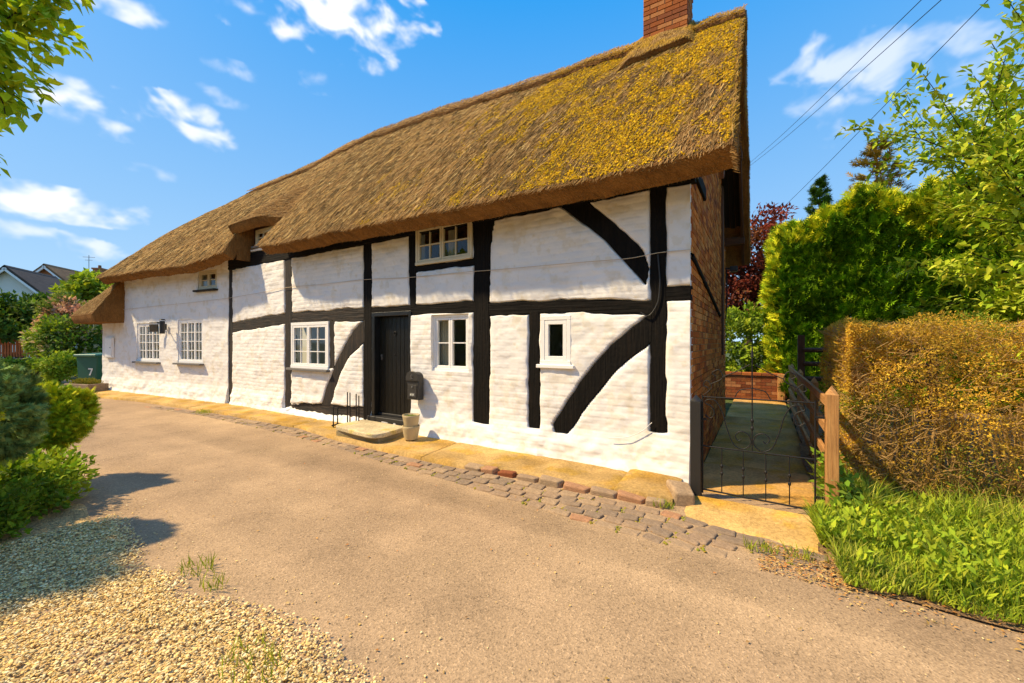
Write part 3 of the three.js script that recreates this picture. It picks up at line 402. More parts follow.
windowAt(cottage, [-8.76, 3.56, -7.68, 3.92], { lights: 2, cols: 2, rows: 2, back: .06, m: M.cream, f: .05, sill: .12 });
// ridge roll, laid over the top of both slopes
function ridgeGeo(x0, x1, half, lift) {
  const nx = Math.ceil((x1 - x0) / .07), nz = 12, top = (u, t) => { const x = mix(x0, x1, u), zr = -2.4 + bend(x) * .07, z = zr + (t - .5) * 2 * half * (1 + .22 * (vn(x * 3, 4) - .5) + .12 * (vn(x * 14, 9) - .5)), p = V(x, roofY(x, z) + lift + .035 * Math.sin(t * Math.PI) + .025 * (vn(x * 5, z * 5, 3) - .5), z); return [p, V(0, .8, (t - .5) * 1.4).normalize(), [z * 1.4, x * .7]]; };
  return slab({ nx, nz }, top, .1, () => true);
}
part('ridge_roll', ridgeGeo(-12.9, XR + .01, .40, .045), [M.thatch, M.thatchCut], roof);
// raised apron of thatch round the chimney foot
const apron = (x, s) => { const z = mix(-2.5, -1.5 - .25 * (x + .7), s), w = sstep(-1.34, -1.0, x) * sstep(-.14, -.3, x); return V(x, roofY(x, z) - .02 + w * (.15 + .03 * (1 - s)) + .03 * (vn(x * 7, z * 7, 2) - .5), z); };
part('chimney_apron', slab({ nx: 26, nz: 14 }, (u, s) => [apron(mix(-1.34, -.16, u), s), V(0, .7, .7), [u, s]], .16, () => true), [M.thatch, M.thatchCut], roof);
// straw: single stalks lying down the slope
{
  const R = rng(101), C = new Copies(), n = V(), d = V(), pal = [[.40, .25, .105], [.48, .315, .14], [.31, .185, .08], [.56, .40, .20], [.24, .15, .075], [.42, .24, .08]];
  const moss = (x, z) => sstep(-.14, .16, .6 * fbm(x * 1.6, z * 1.6, 51, 3) + .5 * fbm(x * 8, z * 8, 61, 2) - mix(.80, .50, sstep(-4.8, -1.4, x)) - .06 * sstep(-1.2, -2.3, z));
  const lay = (p, nor, dir, len, w) => { const c = pal[Math.floor(R() * pal.length)], patch = .50 + .75 * fbm(p.x * .8, p.z * .8, 41, 3) + .35 * (fbm(p.x * 8 + p.z * 2.5, p.z * 3, 26, 2) - .3), k = patch * (.68 + R() * .6), g = p.x > -5.4 && p.y > 3.3 ? .9 * moss(p.x, p.z) * Math.sqrt(R()) : 0; C.add(p, dir, nor, w, len, w * .7, [mix(c[0] * k, .52, g), mix(c[1] * k * .94, .31, g), mix(c[2] * k * .78, .012, g)]); };  // patch follows the roof relief, painting furrow shade into the straw colour
  for (let i = 0; i < 150000; i++) {
    const x = R() < .62 ? mix(-7.6, XR, R()) : mix(XL, -7.6, R()), z = mix(-2.75, zFront(x), R()); if (x > NX0 - .02 && x < NX1 + .02 && z > cutZ(x) - .1) continue;
    roofNormal(x, z, n); if (n.y > .97) continue; d.set(n.x * n.y, n.y * n.y - 1, n.z * n.y).normalize(); const sl = (R() - .5) * .8 - .22; d.x += sl; d.addScaledVector(n, .02 + R() * .11).normalize();
    lay(V(x, roofY(x, z), z).addScaledVector(n, .004 + R() * .012), n, d.clone(), .06 + R() * .13, .005 + R() * .004);
  }
  for (let i = 0; i < 16000; i++) {                         // coarse lifted tufts, darker and paler than the rest
    const x0 = R() < .65 ? mix(-7.5, XR - .05, R()) : mix(XL + .3, -7.7, R()), z0 = mix(-2.2, zFront(x0) - .05, R()); if (x0 > NX0 - .1 && x0 < NX1 + .1 && z0 > cutZ(x0) - .2) continue;
    roofNormal(x0, z0, n); const dark = R() < .55 ? .42 : 1.25, sl = (R() - .5) * .5 - .25;
    for (let k = 0; k < 3; k++) { d.set(n.x * n.y, n.y * n.y - 1, n.z * n.y).normalize(); d.x += sl + (R() - .5) * .2; d.addScaledVector(n, dark < 1 ? .01 : .06).normalize(); const c = pal[Math.floor(R() * 6)], q = dark * (.8 + R() * .4), g = x0 > -5.4 && dark > 1 ? .8 * moss(x0, z0) : 0; C.add(V(x0 + (R() - .5) * .05, roofY(x0, z0) + .016, z0 + (R() - .5) * .04), d.clone(), n, .011, .09 + R() * .12, .006, [mix(c[0] * q, .56, g), mix(c[1] * q, .33, g), mix(c[2] * q * .8, .01, g)]); }
  }
  for (let i = 0; i < 6000; i++) { const x = mix(NX0 - .1, NX1 + .08, R()), s = R(), p = browTop(x, s); p.y += .01; lay(p, V(0, .8, .6), V((R() - .5) * .5, -.5, 1).normalize(), .07 + R() * .1, .006); }
  for (let i = 0; i < 24000; i++) {                         // cut ends at the eaves
    const x = mix(XL + .3, XR, R()); if (x > NX0 - .02 && x < NX1) continue; const z = zFront(x), y = roofY(x, z), s = Math.pow(R(), 1.6); roofNormal(clamp(x, XL + .1, XR - .1), .45, n);
    lay(V(x, y, z - .02).addScaledVector(n, -s * .22).add(V(0, .01, -.01)), n, V((R() - .5) * .6, -.72 - R() * .2, .62).normalize(), .03 + R() * .07, .005 + R() * .003);
  }
  for (let i = 0; i < 9000; i++) { const z = mix(-5.3, .6, R()), s = R(); roofNormal(XR - .1, clamp(z, -5, .5), n); lay(V(XR, roofY(XR, z), z).addScaledVector(n, -s * .22), V(1, 0, 0), V(.5 + R() * .4, n.y * n.y - 1, n.z * n.y).normalize(), .03 + R() * .06, .005); }
  for (let i = 0; i < 16000; i++) { const x = mix(-12.8, XR, R()), zr = -2.4 + bend(x) * .07, z = zr + (R() - .35) * .7, p = V(x, roofY(x, z) + .11, z); lay(p, V(0, .8, .5), V((R() - .5) * 1.4, -.35 - .3 * R(), (z - zr) * 2 + .1).normalize(), .06 + R() * .12, .006 + R() * .003); }
  for (let i = 0; i < 5000; i++) { const x = mix(-1.32, -.18, R()), s = R(), p = apron(x, s); p.y += .012; lay(p, V(0, .7, .7), V((R() - .5) * .6, -.75, .7).normalize(), .07 + R() * .1, .006); }
  C.build('straw', STRAW, M.straw, roof);
  // yellow lichen and moss on the sunny right end
  const Q = new Copies();
  for (let i = 0; i < 90000 && Q.c.length < 3 * 26000; i++) {
    const x = mix(-5.2, XR - .04, Math.pow(R(), .72)), z = mix(-2.3, zFront(x) - .02, R()), m = moss(x, z); if (R() > m * .55) continue;
    if (x > -1.3 && x < -.16 && z < -1.4 && z > -2.6) continue;
    roofNormal(x, z, n); const s = .007 + R() * .017, c = R() < .5 ? [.56, .32, .008] : R() < .6 ? [.40, .26, .015] : [.66, .42, .012], k = .7 + R() * .5;
    Q.add(V(x, roofY(x, z), z).addScaledVector(n, .012 + R() * .014), n.clone().add(rv(R, .5)), V(R() - .5, R() - .5, R() - .5), s * (1 + R()), s * .5, s * (.8 + R()), c.map(v => v * k));
  }
  Q.build('lichen', LUMP, M.moss, roof);
}
// timbers and boards under the overhanging gable end
{
  const under = (z, dy) => V(0, roofY(XR - .1, z) - .36 - dy, z), run = (x, z0, z1, w, h, dy, m, name) => { const a = under(z0, dy), b = under(z1, dy); a.x = b.x = x; const d = b.clone().sub(a), o = part(name, box(w, h, d.length() + .02), m, roof); o.position.copy(a).addScaledVector(d, .5); o.rotation.x = -Math.atan2(d.y, d.z); };
  run(.31, .34, -2.42, .045, .2, -.02, M.brown, 'barge_board'); run(.31, -5.2, -2.40, .045, .2, -.02, M.brown, 'barge_board');
  for (let k = 0; k < 3; k++) { const x = .055 + k * .095; run(x, .3, -2.44, .09, .025, -.09, M.timberOld, 'soffit_board'); run(x, -5.15, -2.44, .09, .025, -.09, M.timberOld, 'soffit_board'); }
  for (const z of [-.02, -1.25, -3.6, -4.75]) { const p = under(z, .16); part('purlin_end', box(.36, .15, .15, .17, p.y, z, .01), M.brownH, roof); }
}
// lean-to thatch at the far end
{
  const x0 = -17.35, x1 = -14.9, zf = 1.16, y = (x, z) => smin(2.24 + (x - x0) * .46 + .12 * Math.sin((x - x0) * 1.3), 2.24 + (zf - z) * 1.7, .3) + .05 * (fbm(x * 2, z * 2, 5, 2) - .5), nn = V(-.4, .8, .45).normalize();
  part('lean_to_thatch', slab({ nx: 36, nz: 36 }, (u, t) => { const x = mix(x0, x1, u), q = clamp((x0 + .5 - x) / .5, 0, 1), z = mix(-2.4, zf - .4 * (1 - Math.sqrt(1 - q * q)), t); const p = V(x, y(x, z), z); return [p, V(0, (p.y - 2.04) / .2, .3), [z * .6 + x, x * .6 - z * .5]]; }, .2, () => true), [M.thatch, M.thatchCut], roof);
  const R = rng(61), C = new Copies(); for (let i = 0; i < 7000; i++) { const x = mix(x0 + .05, x1, R()), z = mix(-1, zf - .03, R()), k = .7 + R() * .5; C.add(V(x, y(x, z) + .01, z), V(-.8 + R() * .5, -.8, .25 + R() * .5), nn, .006, .08 + R() * .1, .005, [.42 * k, .28 * k, .12 * k]); }
  C.build('straw', STRAW, M.straw, roof);
}
// chimney, brick by brick
{
  const ch = sub('chimney', cottage, [-.66, 5.6, -2.42]), R = rng(23), W = .66, D = .62; part('core', box(W - .03, 2.5, D - .03, 0, 1.25, 0), M.mortar, ch);
  const G = [box(.215, .065, .1025, 0, 0, 0, .006), box(.1025, .065, .1025, 0, 0, 0, .006)];
  const lay = (g, x, y, z, t) => { const o = part('brick', G[g], M.bricks[Math.floor(R() * 5)], ch); o.position.set(x + (R() - .5) * .006, y, z + (R() - .5) * .006); o.rotation.y = t + (R() - .5) * .02; };
  for (let r = 6; r < 33; r++) { const y = .04 + r * .075, off = r & 1; for (const s of [1, -1]) { if (s < 0 && r < 20) continue; if (off) for (let k = 0; k < 3; k++) lay(0, -W / 2 + .1095 + k * .2225, y, s * (D / 2 - .05), 0); else { lay(1, -W / 2 + .052, y, s * (D / 2 - .05), 0); for (let k = 0; k < 2; k++) lay(0, -W / 2 + .2225 + k * .2225, y, s * (D / 2 - .05), 0); lay(1, W / 2 - .052, y, s * (D / 2 - .05), 0); } } for (const s of [1, -1]) for (let k = 0; k < 2; k++) lay(0, s * (W / 2 - .05), y, -D / 2 + .21 + k * .2225 - (off ? 0 : .03), Math.PI / 2); }
}

// ================================================================ things by the door and on the walls
{
  const s = thing('door_step', 'thick worn stone slab lying as a step before the black door', 'step', [-4.52, .05, .42]);
  const sh = new THREE.Shape(); sh.moveTo(-.52, -.34); sh.lineTo(.50, -.30); sh.lineTo(.55, .12); sh.quadraticCurveTo(.55, .30, .38, .31); sh.lineTo(-.30, .24); sh.quadraticCurveTo(-.54, .22, -.56, .08); sh.closePath();
  const g = new THREE.ExtrudeGeometry(sh, { depth: .04, bevelEnabled: true, bevelSize: .015, bevelThickness: .014, bevelSegments: 2, curveSegments: 10 }).rotateX(Math.PI / 2).translate(0, .13, 0); const n = g.attributes.position.count; g.setAttribute('color', new THREE.BufferAttribute(new Float32Array(n * 3).fill(.92), 3));
  part('slab', g, M.concrete, s); const b = box(.98, .1, .5, .03, .03, -.02, .02); b.setAttribute('color', new THREE.BufferAttribute(new Float32Array(b.attributes.position.count * 3).fill(.5), 3)); part('plinth', b, M.concrete, s);
}
{
  const b = thing('boot_rack', 'black iron boot rack of upright bars standing left of the door step', 'boot rack', [-5.2, .07, .20], .15);
  for (const [i, h] of [[0, .34], [1, .34], [2, .58], [3, .58], [4, .56], [5, .54]]) part('bar', cyl(.011, .009, h, 6, -.28 + i * .095, 0, i < 2 ? .12 : (i % 2) * .04), M.iron, b);
  part('base_rail', [box(.58, .02, .02, -.04, .03, .0), box(.02, .02, .2, -.28, .03, .05), box(.02, .02, .16, .19, .03, 0), box(.14, .018, .018, -.23, .32, .12)], M.iron, b);
}
const potProfile = s => [[0, .0], [.085, 0], [.095, .01], [.125, .17], [.128, .2], [.112, .2], [.108, .165], [0, .16]].map(p => new THREE.Vector2(p[0] * s, p[1] * s));
{
  const a = thing('flower_pot', 'lower of two stacked cream clay pots beside the black door', 'pot', [-3.72, .075, .30], 0, 'stacked pots by the door'); part('pot', new THREE.LatheGeometry(potProfile(1), 20), M.terracotta, a);
  const b = thing('flower_pot', 'upper of two stacked cream clay pots with a green mossy top', 'pot', [-3.722, .237, .298], .4, 'stacked pots by the door'); part('pot', new THREE.LatheGeometry(potProfile(.98), 20), M.terracotta, b);
  const R = rng(4), C = new Copies(); for (let i = 0; i < 160; i++) { const t = R() * 6.28, r = Math.sqrt(R()) * .095; C.add(V(Math.cos(t) * r, .168, Math.sin(t) * r), V(R() - .5, 1, R() - .5), V(1, 0, 0), .02, .016 + R() * .02, .02, [.16, .22, .02]); } C.build('moss', LUMP, M.moss, b);
}
{
  const m = thing('post_box', 'dark grey arched metal letter box fixed to the white wall beside the door', 'letter box', [-3.83, .63, .05]); m.scale.set(.86, .95, 1);
  const sh = new THREE.Shape(); sh.moveTo(-.13, 0); sh.lineTo(.13, 0); sh.lineTo(.13, .34); sh.quadraticCurveTo(.12, .42, 0, .425); sh.quadraticCurveTo(-.12, .42, -.13, .34); sh.closePath();
  part('body', new THREE.ExtrudeGeometry(sh, { depth: .1, bevelEnabled: true, bevelSize: .006, bevelThickness: .006, bevelSegments: 1 }), M.boxMetal = std({ color: L(.045, .042, .038), roughness: .5, metalness: .3 }), m);
  const lid = new THREE.Shape(); lid.moveTo(-.145, .30); lid.lineTo(.145, .30); lid.lineTo(.145, .345); lid.quadraticCurveTo(.13, .44, 0, .442); lid.quadraticCurveTo(-.13, .44, -.145, .345); lid.closePath();
  part('lid', new THREE.ExtrudeGeometry(lid, { depth: .02, bevelEnabled: true, bevelSize: .004, bevelThickness: .004, bevelSegments: 1 }).translate(0, 0, .104), M.boxMetal, m);
  part('door_panel', box(.2, .2, .012, 0, .13, .11, .003), M.boxMetal, m); part('lock', cyl(.014, .014, .014, 10).rotateX(Math.PI / 2).translate(0, .2, .113), M.slate, m);
  part('emblem', [new THREE.TorusGeometry(.018, .004, 5, 12).translate(0, .37, .135), box(.05, .006, .004, 0, .335, .133)], M.slate, m);
  part('name_plate', box(.115, .05, .006, 0, .075, .117, .002), M.slate, m); part('plate_mark', [box(.016, .026, .003, -.034, .075, .1215), box(.022, .006, .003, -.008, .085, .1215), box(.006, .026, .003, -.008, .074, .1215), box(.018, .026, .003, .024, .075, .1215)], M.letter, m);
}
const WP = (x, y, z) => { const v = V(x, y, z).applyAxisAngle(V(0, 1, 0), WING).add(V(-9.9, 0, 0)); return [v.x, v.y, v.z]; };
{
  const l = thing('wall_lamp', 'black tubular wall lamp on a bracket between the two cottage windows', 'lamp', WP(-2.68, 1.78, .03), WING);
  part('back_plate', box(.07, .16, .02, 0, .1, .01, .004), M.iron, l); part('arm', tube([[0, .1, .02], [.06, .1, .12], [.16, .1, .16]], .012, 6), M.iron, l); part('shade', cyl(.055, .055, .32, 14, .2, -.08, .17), M.black, l); part('cap', cyl(.07, .05, .03, 14, .2, .26, .17), M.iron, l);
  const s = thing('hanging_sign', 'small grey board hanging beside the black wall lamp', 'sign', WP(-3.02, 1.72, .15), WING + .35); part('board', box(.24, .2, .025, 0, .13, 0, .005), M.timberOldH, s); part('bracket', [box(.02, .04, .16, .1, .27, -.08), box(.34, .018, .018, .05, .27, 0)], M.iron, s);
  const m = thing('meter_box', 'flat white meter cupboard on the lean-to wall', 'meter box', WP(-5.92, 1.02, .0), WING); part('case', box(.46, .6, .05, 0, .3, .005, .008), M.paint, m); part('flap', box(.40, .54, .014, 0, .3, .034, .004), M.paint, m); part('latch', cyl(.014, .014, .01, 8).rotateX(Math.PI / 2).translate(.15, .3, .045), M.slate, m);
}
{
  const l = thing('security_light', 'small dark security light fixed to the rear of the brick gable', 'light', [.02, 2.95, -4.55]);
  part('arm', box(.1, .03, .03, .05, 0, 0), M.iron, l); part('head', box(.13, .10, .16, .15, -.02, .02, .012), M.black, l); part('lens', box(.1, .012, .12, .15, -.075, .02), M.slate, l); part('cable', tube([[.02, -.02, 0], [.03, -.5, .03], [.012, -1.0, .02]], .012, 6), M.iron, l);
}
// ---- wrought iron gate between a black post and the fence
{
  const p = thing('gate_post', 'black painted square timber gate post against the cottage corner', 'gate post', [.095, 0, .30]); part('shaft', box(.095, .93, .095, 0, .465, 0, .008), M.black, p); part('cap', new THREE.ConeGeometry(.067, .06, 4).rotateY(Math.PI / 4).translate(0, .96, 0), M.black, p);
  const g = thing('iron_gate', 'slender black wrought iron garden gate with scrolls and a central spear', 'gate', [.145, 0, .29]), W = .875, bar = .006;
  const rod = (a, b, r = bar) => limb(V(...a), V(...b), r, r, 6);
  part('stile', rod([.006, .05, 0], [.006, .985, 0], .008), M.iron, g); part('stile', rod([W, .05, 0], [W, 1.0, 0], .008), M.iron, g);
  part('bottom_rail', rod([0, .085, 0], [W, .065, 0], .008), M.iron, g); part('middle_rail', rod([0, .50, 0], [W, .50, 0], .007), M.iron, g); part('top_rail', rod([0, .97, 0], [W, .98, 0], .007), M.iron, g);
  for (let k = 1; k < 5; k++) { const x = W * k / 5 - .005; part('baluster', rod([x, .08, 0], [x, .5, 0], .005), M.iron, g); part('collar', [new THREE.SphereGeometry(.013, 8, 6).scale(1, 1.5, 1).translate(x, .33, 0), new THREE.SphereGeometry(.013, 8, 6).scale(1, 1.5, 1).translate(x, .26, 0)], M.iron, g); }
  const mid = W * .475; part('spear', [rod([mid, .5, 0], [mid, 1.36, 0], .006), new THREE.ConeGeometry(.016, .12, 6).translate(mid, 1.42, 0), new THREE.SphereGeometry(.014, 8, 6).scale(1, 1.5, 1).translate(mid, .78, 0), new THREE.SphereGeometry(.014, 8, 6).scale(1, 1.5, 1).translate(mid, .71, 0)], M.iron, g);
  const spiral = (cx, cy, r, a0, turns, sx) => { const o = []; for (let i = 0; i <= 22; i++) { const t = i / 22, a = a0 + t * turns * 6.283, q = r * (1 - .72 * t); o.push([cx + sx * Math.cos(a) * q, cy + Math.sin(a) * q, 0]); } return o; };
  for (const s of [-1, 1]) {
    const X = d => mid + s * d;                            // heart-shaped sweep from the top corners down to the middle rail, ending in volutes
    part('scroll', tube([[X(.39), .80, 0], [X(.345), .77, 0], [X(.31), .81, 0], [X(.33), .88, 0], [X(.39), .915, 0], [X(.375), .94, 0], [X(.31), .945, 0], [X(.25), .86, 0], [X(.20), .68, 0], [X(.14), .54, 0], [X(.07), .515, 0], [X(.012), .57, 0], [X(.03), .65, 0], [X(.09), .675, 0], [X(.135), .63, 0], [X(.11), .585, 0], [X(.085), .605, 0]], .0058, 6, 90), M.iron, g);
    part('crest_scroll', tube([[X(.40), .985, 0], [X(.33), 1.07, 0], [X(.375), 1.13, 0], [X(.40), 1.08, 0], [X(.36), 1.06, 0]], .0048, 6, 30), M.iron, g);
    part('crest_scroll', tube([[X(.35), 1.09, 0], [X(.24), 1.16, 0], [X(.27), 1.235, 0], [X(.33), 1.2, 0], [X(.29), 1.17, 0]], .0048, 6, 30), M.iron, g);
    part('crest_scroll', tube([[X(.14), .985, 0], [X(.10), 1.05, 0], [X(.0), 1.075, 0]], .0048, 6, 20), M.iron, g);
    part('crest_scroll', tube([[X(.24), 1.17, 0], [X(.13), 1.22, 0], [X(.02), 1.29, 0]], .0048, 6, 20), M.iron, g);
  }
  part('latch', box(.09, .018, .018, .0, .76, .012), M.iron, g); part('hinge', [box(.07, .02, .02, W + .03, .18, 0), box(.07, .02, .02, W + .03, .86, 0)], M.iron, g);
}
{ // post and rail fence down the right of the path
  const f = thing('garden_fence', 'orange-brown post and rail fence along the right side of the path', 'fence');
  const post = (x, z, h, w, y0 = 0) => { const o = part('post', [box(w, h, w, x, y0 + h / 2, z, .008), new THREE.ConeGeometry(w * .66, w * .8, 4).rotateY(Math.PI / 4).translate(x, y0 + h + w * .38, z)], M.fence, f); return o; };
  post(1.135, .26, 1.06, .09);
  for (const [z, h] of [[-1.9, .98], [-4.1, .96], [-6.3, .95]]) post(1.21, z, h, .085);
  for (const y of [.92, .67, .42, .18]) for (const [a, b] of [[.30, -1.9], [-1.9, -4.1], [-4.1, -6.3]]) { const o = part('rail', box(.035, .085, a - b - .01, 0, 0, 0, .006), M.fenceH, f); o.position.set(1.16, y + (h3(Math.round(a * 9), Math.round(y * 90), 4) - .5) * .03, (a + b) / 2); o.rotation.x = (h3(Math.round(b * 9), Math.round(y * 70), 2) - .5) * .012; }
  const s = thing('side_fence', 'short brown post and rail fence leading off behind the golden hedge', 'fence', [1.28, 0, -4.9]);
  part('post', [box(.11, 1.62, .11, 0, .81, 0, .008)], M.brown, s); part('post', box(.1, 1.5, .1, 1.9, .75, -.4, .008), M.brown, s); for (const y of [1.34, 1.08, .8]) part('rail', limb(V(.02, y, .05), V(1.95, y, -.36), .045, .045, 4), M.brownH, s);
}
{ // low brick wall that closes the path
  const w = thing('garden_wall', 'low red brick garden wall closing the far end of the path', 'wall', [-1.6, 0, -7.75]), R = rng(71), bricks = [], cols = [[.40, .15, .055], [.46, .19, .08], [.30, .10, .045], [.5, .24, .11]];
  part('mortar', box(2.66, .62, .16, 1.3, .3, 0), M.mortar, w);
  for (let r = 0; r < 8; r++) for (let x = -.02 + (r & 1) * .11; x < 2.6; x += .225) { const g = box(.214, .065, .03, x + .107, .035 + r * .075, .078 + (R() - .5) * .006), c = cols[Math.floor(R() * 4)], k = .7 + R() * .5, n = g.attributes.position.count, ca = new Float32Array(n * 3); for (let i = 0; i < n; i++) ca.set(c.map(v => v * k), i * 3); g.setAttribute('color', new THREE.BufferAttribute(ca, 3)); bricks.push(g); }
  part('brickwork', bricks, M.brick, w).userData.kind = 'stuff'; for (let k = 0; k < 12; k++) part('coping_brick', box(.215, .075, .25, .11 + k * .225, .655, .01, .01), M.bricks[[2, 4, 0][k % 3]], w);
  part('end_pier', box(.16, .68, .2, 2.66, .34, .05, .01), M.fence, w);
}
// ================================================================ beyond the far end
{
  const b = thing('wheelie_bin', 'dark green wheeled refuse bin with a white 7 beside the lean-to', 'bin', [-18.9, 0, .15], .5), sh = new THREE.Shape([[-.29, 0], [.29, 0], [.36, .95], [-.36, .95]].map(p => new THREE.Vector2(...p)));
  part('body', new THREE.ExtrudeGeometry(sh, { depth: .62, bevelEnabled: true, bevelSize: .02, bevelThickness: .02, bevelSegments: 2 }).translate(0, .04, -.31), M.binGreen, b);
  part('lid', new RoundedBoxGeometry(.82, .09, .80, 3, .04).rotateX(.04).translate(0, 1.04, .02), M.binLid = std({ color: L(.03, .13, .085), roughness: .4 }), b); for (const s of [-1, 1]) part('wheel', new THREE.CylinderGeometry(.1, .1, .05, 16).rotateZ(Math.PI / 2).translate(s * .27, .1, -.33), M.black, b); part('handle', limb(V(-.3, 1.0, -.42), V(.3, 1.0, -.42), .018, .018), M.binGreen, b);
  const font = await new FontLoader().loadAsync('fonts/droid/droid_sans_bold.typeface.json'); part('number', new TextGeometry('7', { font, size: .24, depth: .006, curveSegments: 6 }).translate(.05, .36, .335), M.letter, b);
}
{
  const t = thing('stone_trough', 'long grey stone trough planted with low greenery at the lean-to corner', 'trough', [-16.15, 0, 1.0], .25); part('trough', [box(1.1, .28, .08, 0, .14, .2, .015), box(1.1, .28, .08, 0, .14, -.2, .015), box(.08, .28, .33, -.51, .14, 0, .015), box(.08, .28, .33, .51, .14, 0, .015)], M.stone[3], t); part('soil', box(.95, .1, .34, 0, .17, 0), M.earth, t);
  const R = rng(9), C = new Copies(); for (let i = 0; i < 900; i++) { const x = (R() - .5) * .9, z = (R() - .5) * .32; C.add(V(x, .22 + R() * .16 * (1 - x * x * 2.5), z), V(R() - .5, .8, R() - .5), rv(R), .05, .06 + R() * .05, .05, [.20 + R() * .12, .24, .02]); } C.build('greenery', LEAF, M.leaf, t);
  const p = thing('dark_planter', 'dark tapering planter pot among the shrubs left of the green bin', 'planter', [-21.6, 0, .95]); part('pot', new THREE.LatheGeometry([[0, 0], [.24, 0], [.33, .55], [.36, .56], [.36, .62], [.30, .62], [.28, .5], [0, .5]].map(q => new THREE.Vector2(...q)), 20), M.timberOld, p);
}

// ================================================================ plants
const jit = (R, c, s = .25) => { const k = 1.45 * (1 + (R() - .5) * 2 * s), y = 1 + (R() - .5) * s; return [Math.min(.9, c[0] * k * y), Math.min(.85, c[1] * k), c[2] * k * .7]; };
function mass(C, R, c, r, n, size, cols, o = {}) {         // leaves gathered in clumps over a rounded, uneven body
  const clumps = [], N = o.clumps ?? 60;
  for (let i = 0; i < N; i++) { const d = rv(R).normalize(), q = (o.inner ?? .55) + (1 - (o.inner ?? .55)) * Math.pow(R(), .6), b = 1 + (o.bump ?? .25) * (vn(d.x * 3 + 9, d.y * 3, d.z * 3 + c.x) - .5) * 2; if (o.flat) { const m = Math.max(Math.abs(d.x), Math.abs(d.y), Math.abs(d.z)); d.multiplyScalar(mix(1, 1 / m, o.flat)); } clumps.push([V(c.x + d.x * r.x * q * b, c.y + d.y * r.y * q * b, c.z + d.z * r.z * q * b), d, cols[Math.floor(R() * cols.length)]]); }
  const cr = (o.clump ?? .3) * Math.min(r.x, r.y, r.z);
  for (let i = 0; i < n; i++) {
    const [p, d, col] = clumps[Math.floor(R() * N)], q = rv(R).multiplyScalar(cr), pos = p.clone().add(q), dir = d.clone().multiplyScalar(o.out ?? .7).add(rv(R, .7)); dir.y += o.up ?? .1; if (pos.y < (o.floor ?? .02)) continue;
    const nor = d.clone().add(V(0, .8, 0)).add(rv(R, .6)), s = size * (.65 + R() * .7); C.add(pos, dir, nor, s, s, s, jit(R, col, .3));
  }
}
function grow(segs, tips, R, p, d, len, rad, lvl, o) {     // limbs that fork; tips collect the ends of the twigs
  const n = 3; let a = p.clone(), r = rad, dir = d.clone();
  for (let i = 0; i < n; i++) { dir.add(rv(R, o.wob ?? .16)); dir.y += (o.rise ?? .06); dir.normalize(); const b = a.clone().addScaledVector(dir, len / n), r2 = r * .84; if (o.keep && !o.keep(b)) break; segs.push(limb(a, b, r, r2, lvl > 1 ? 7 : 4)); if (lvl <= 1) tips.push([b.clone(), dir.clone()], [a.clone().lerp(b, .5), dir.clone()]); if (lvl > 0 && (i > 0 || lvl < 3)) { const k = o.kids ?? 2; for (let j = 0; j < k; j++) { const e = dir.clone().multiplyScalar(.7).add(rv(R, o.spread ?? .75)).normalize(); grow(segs, tips, R, b, e, len * (.5 + R() * .25), r2 * .62, lvl - 1, o); } } a = b; r = r2; }
  return a;
}
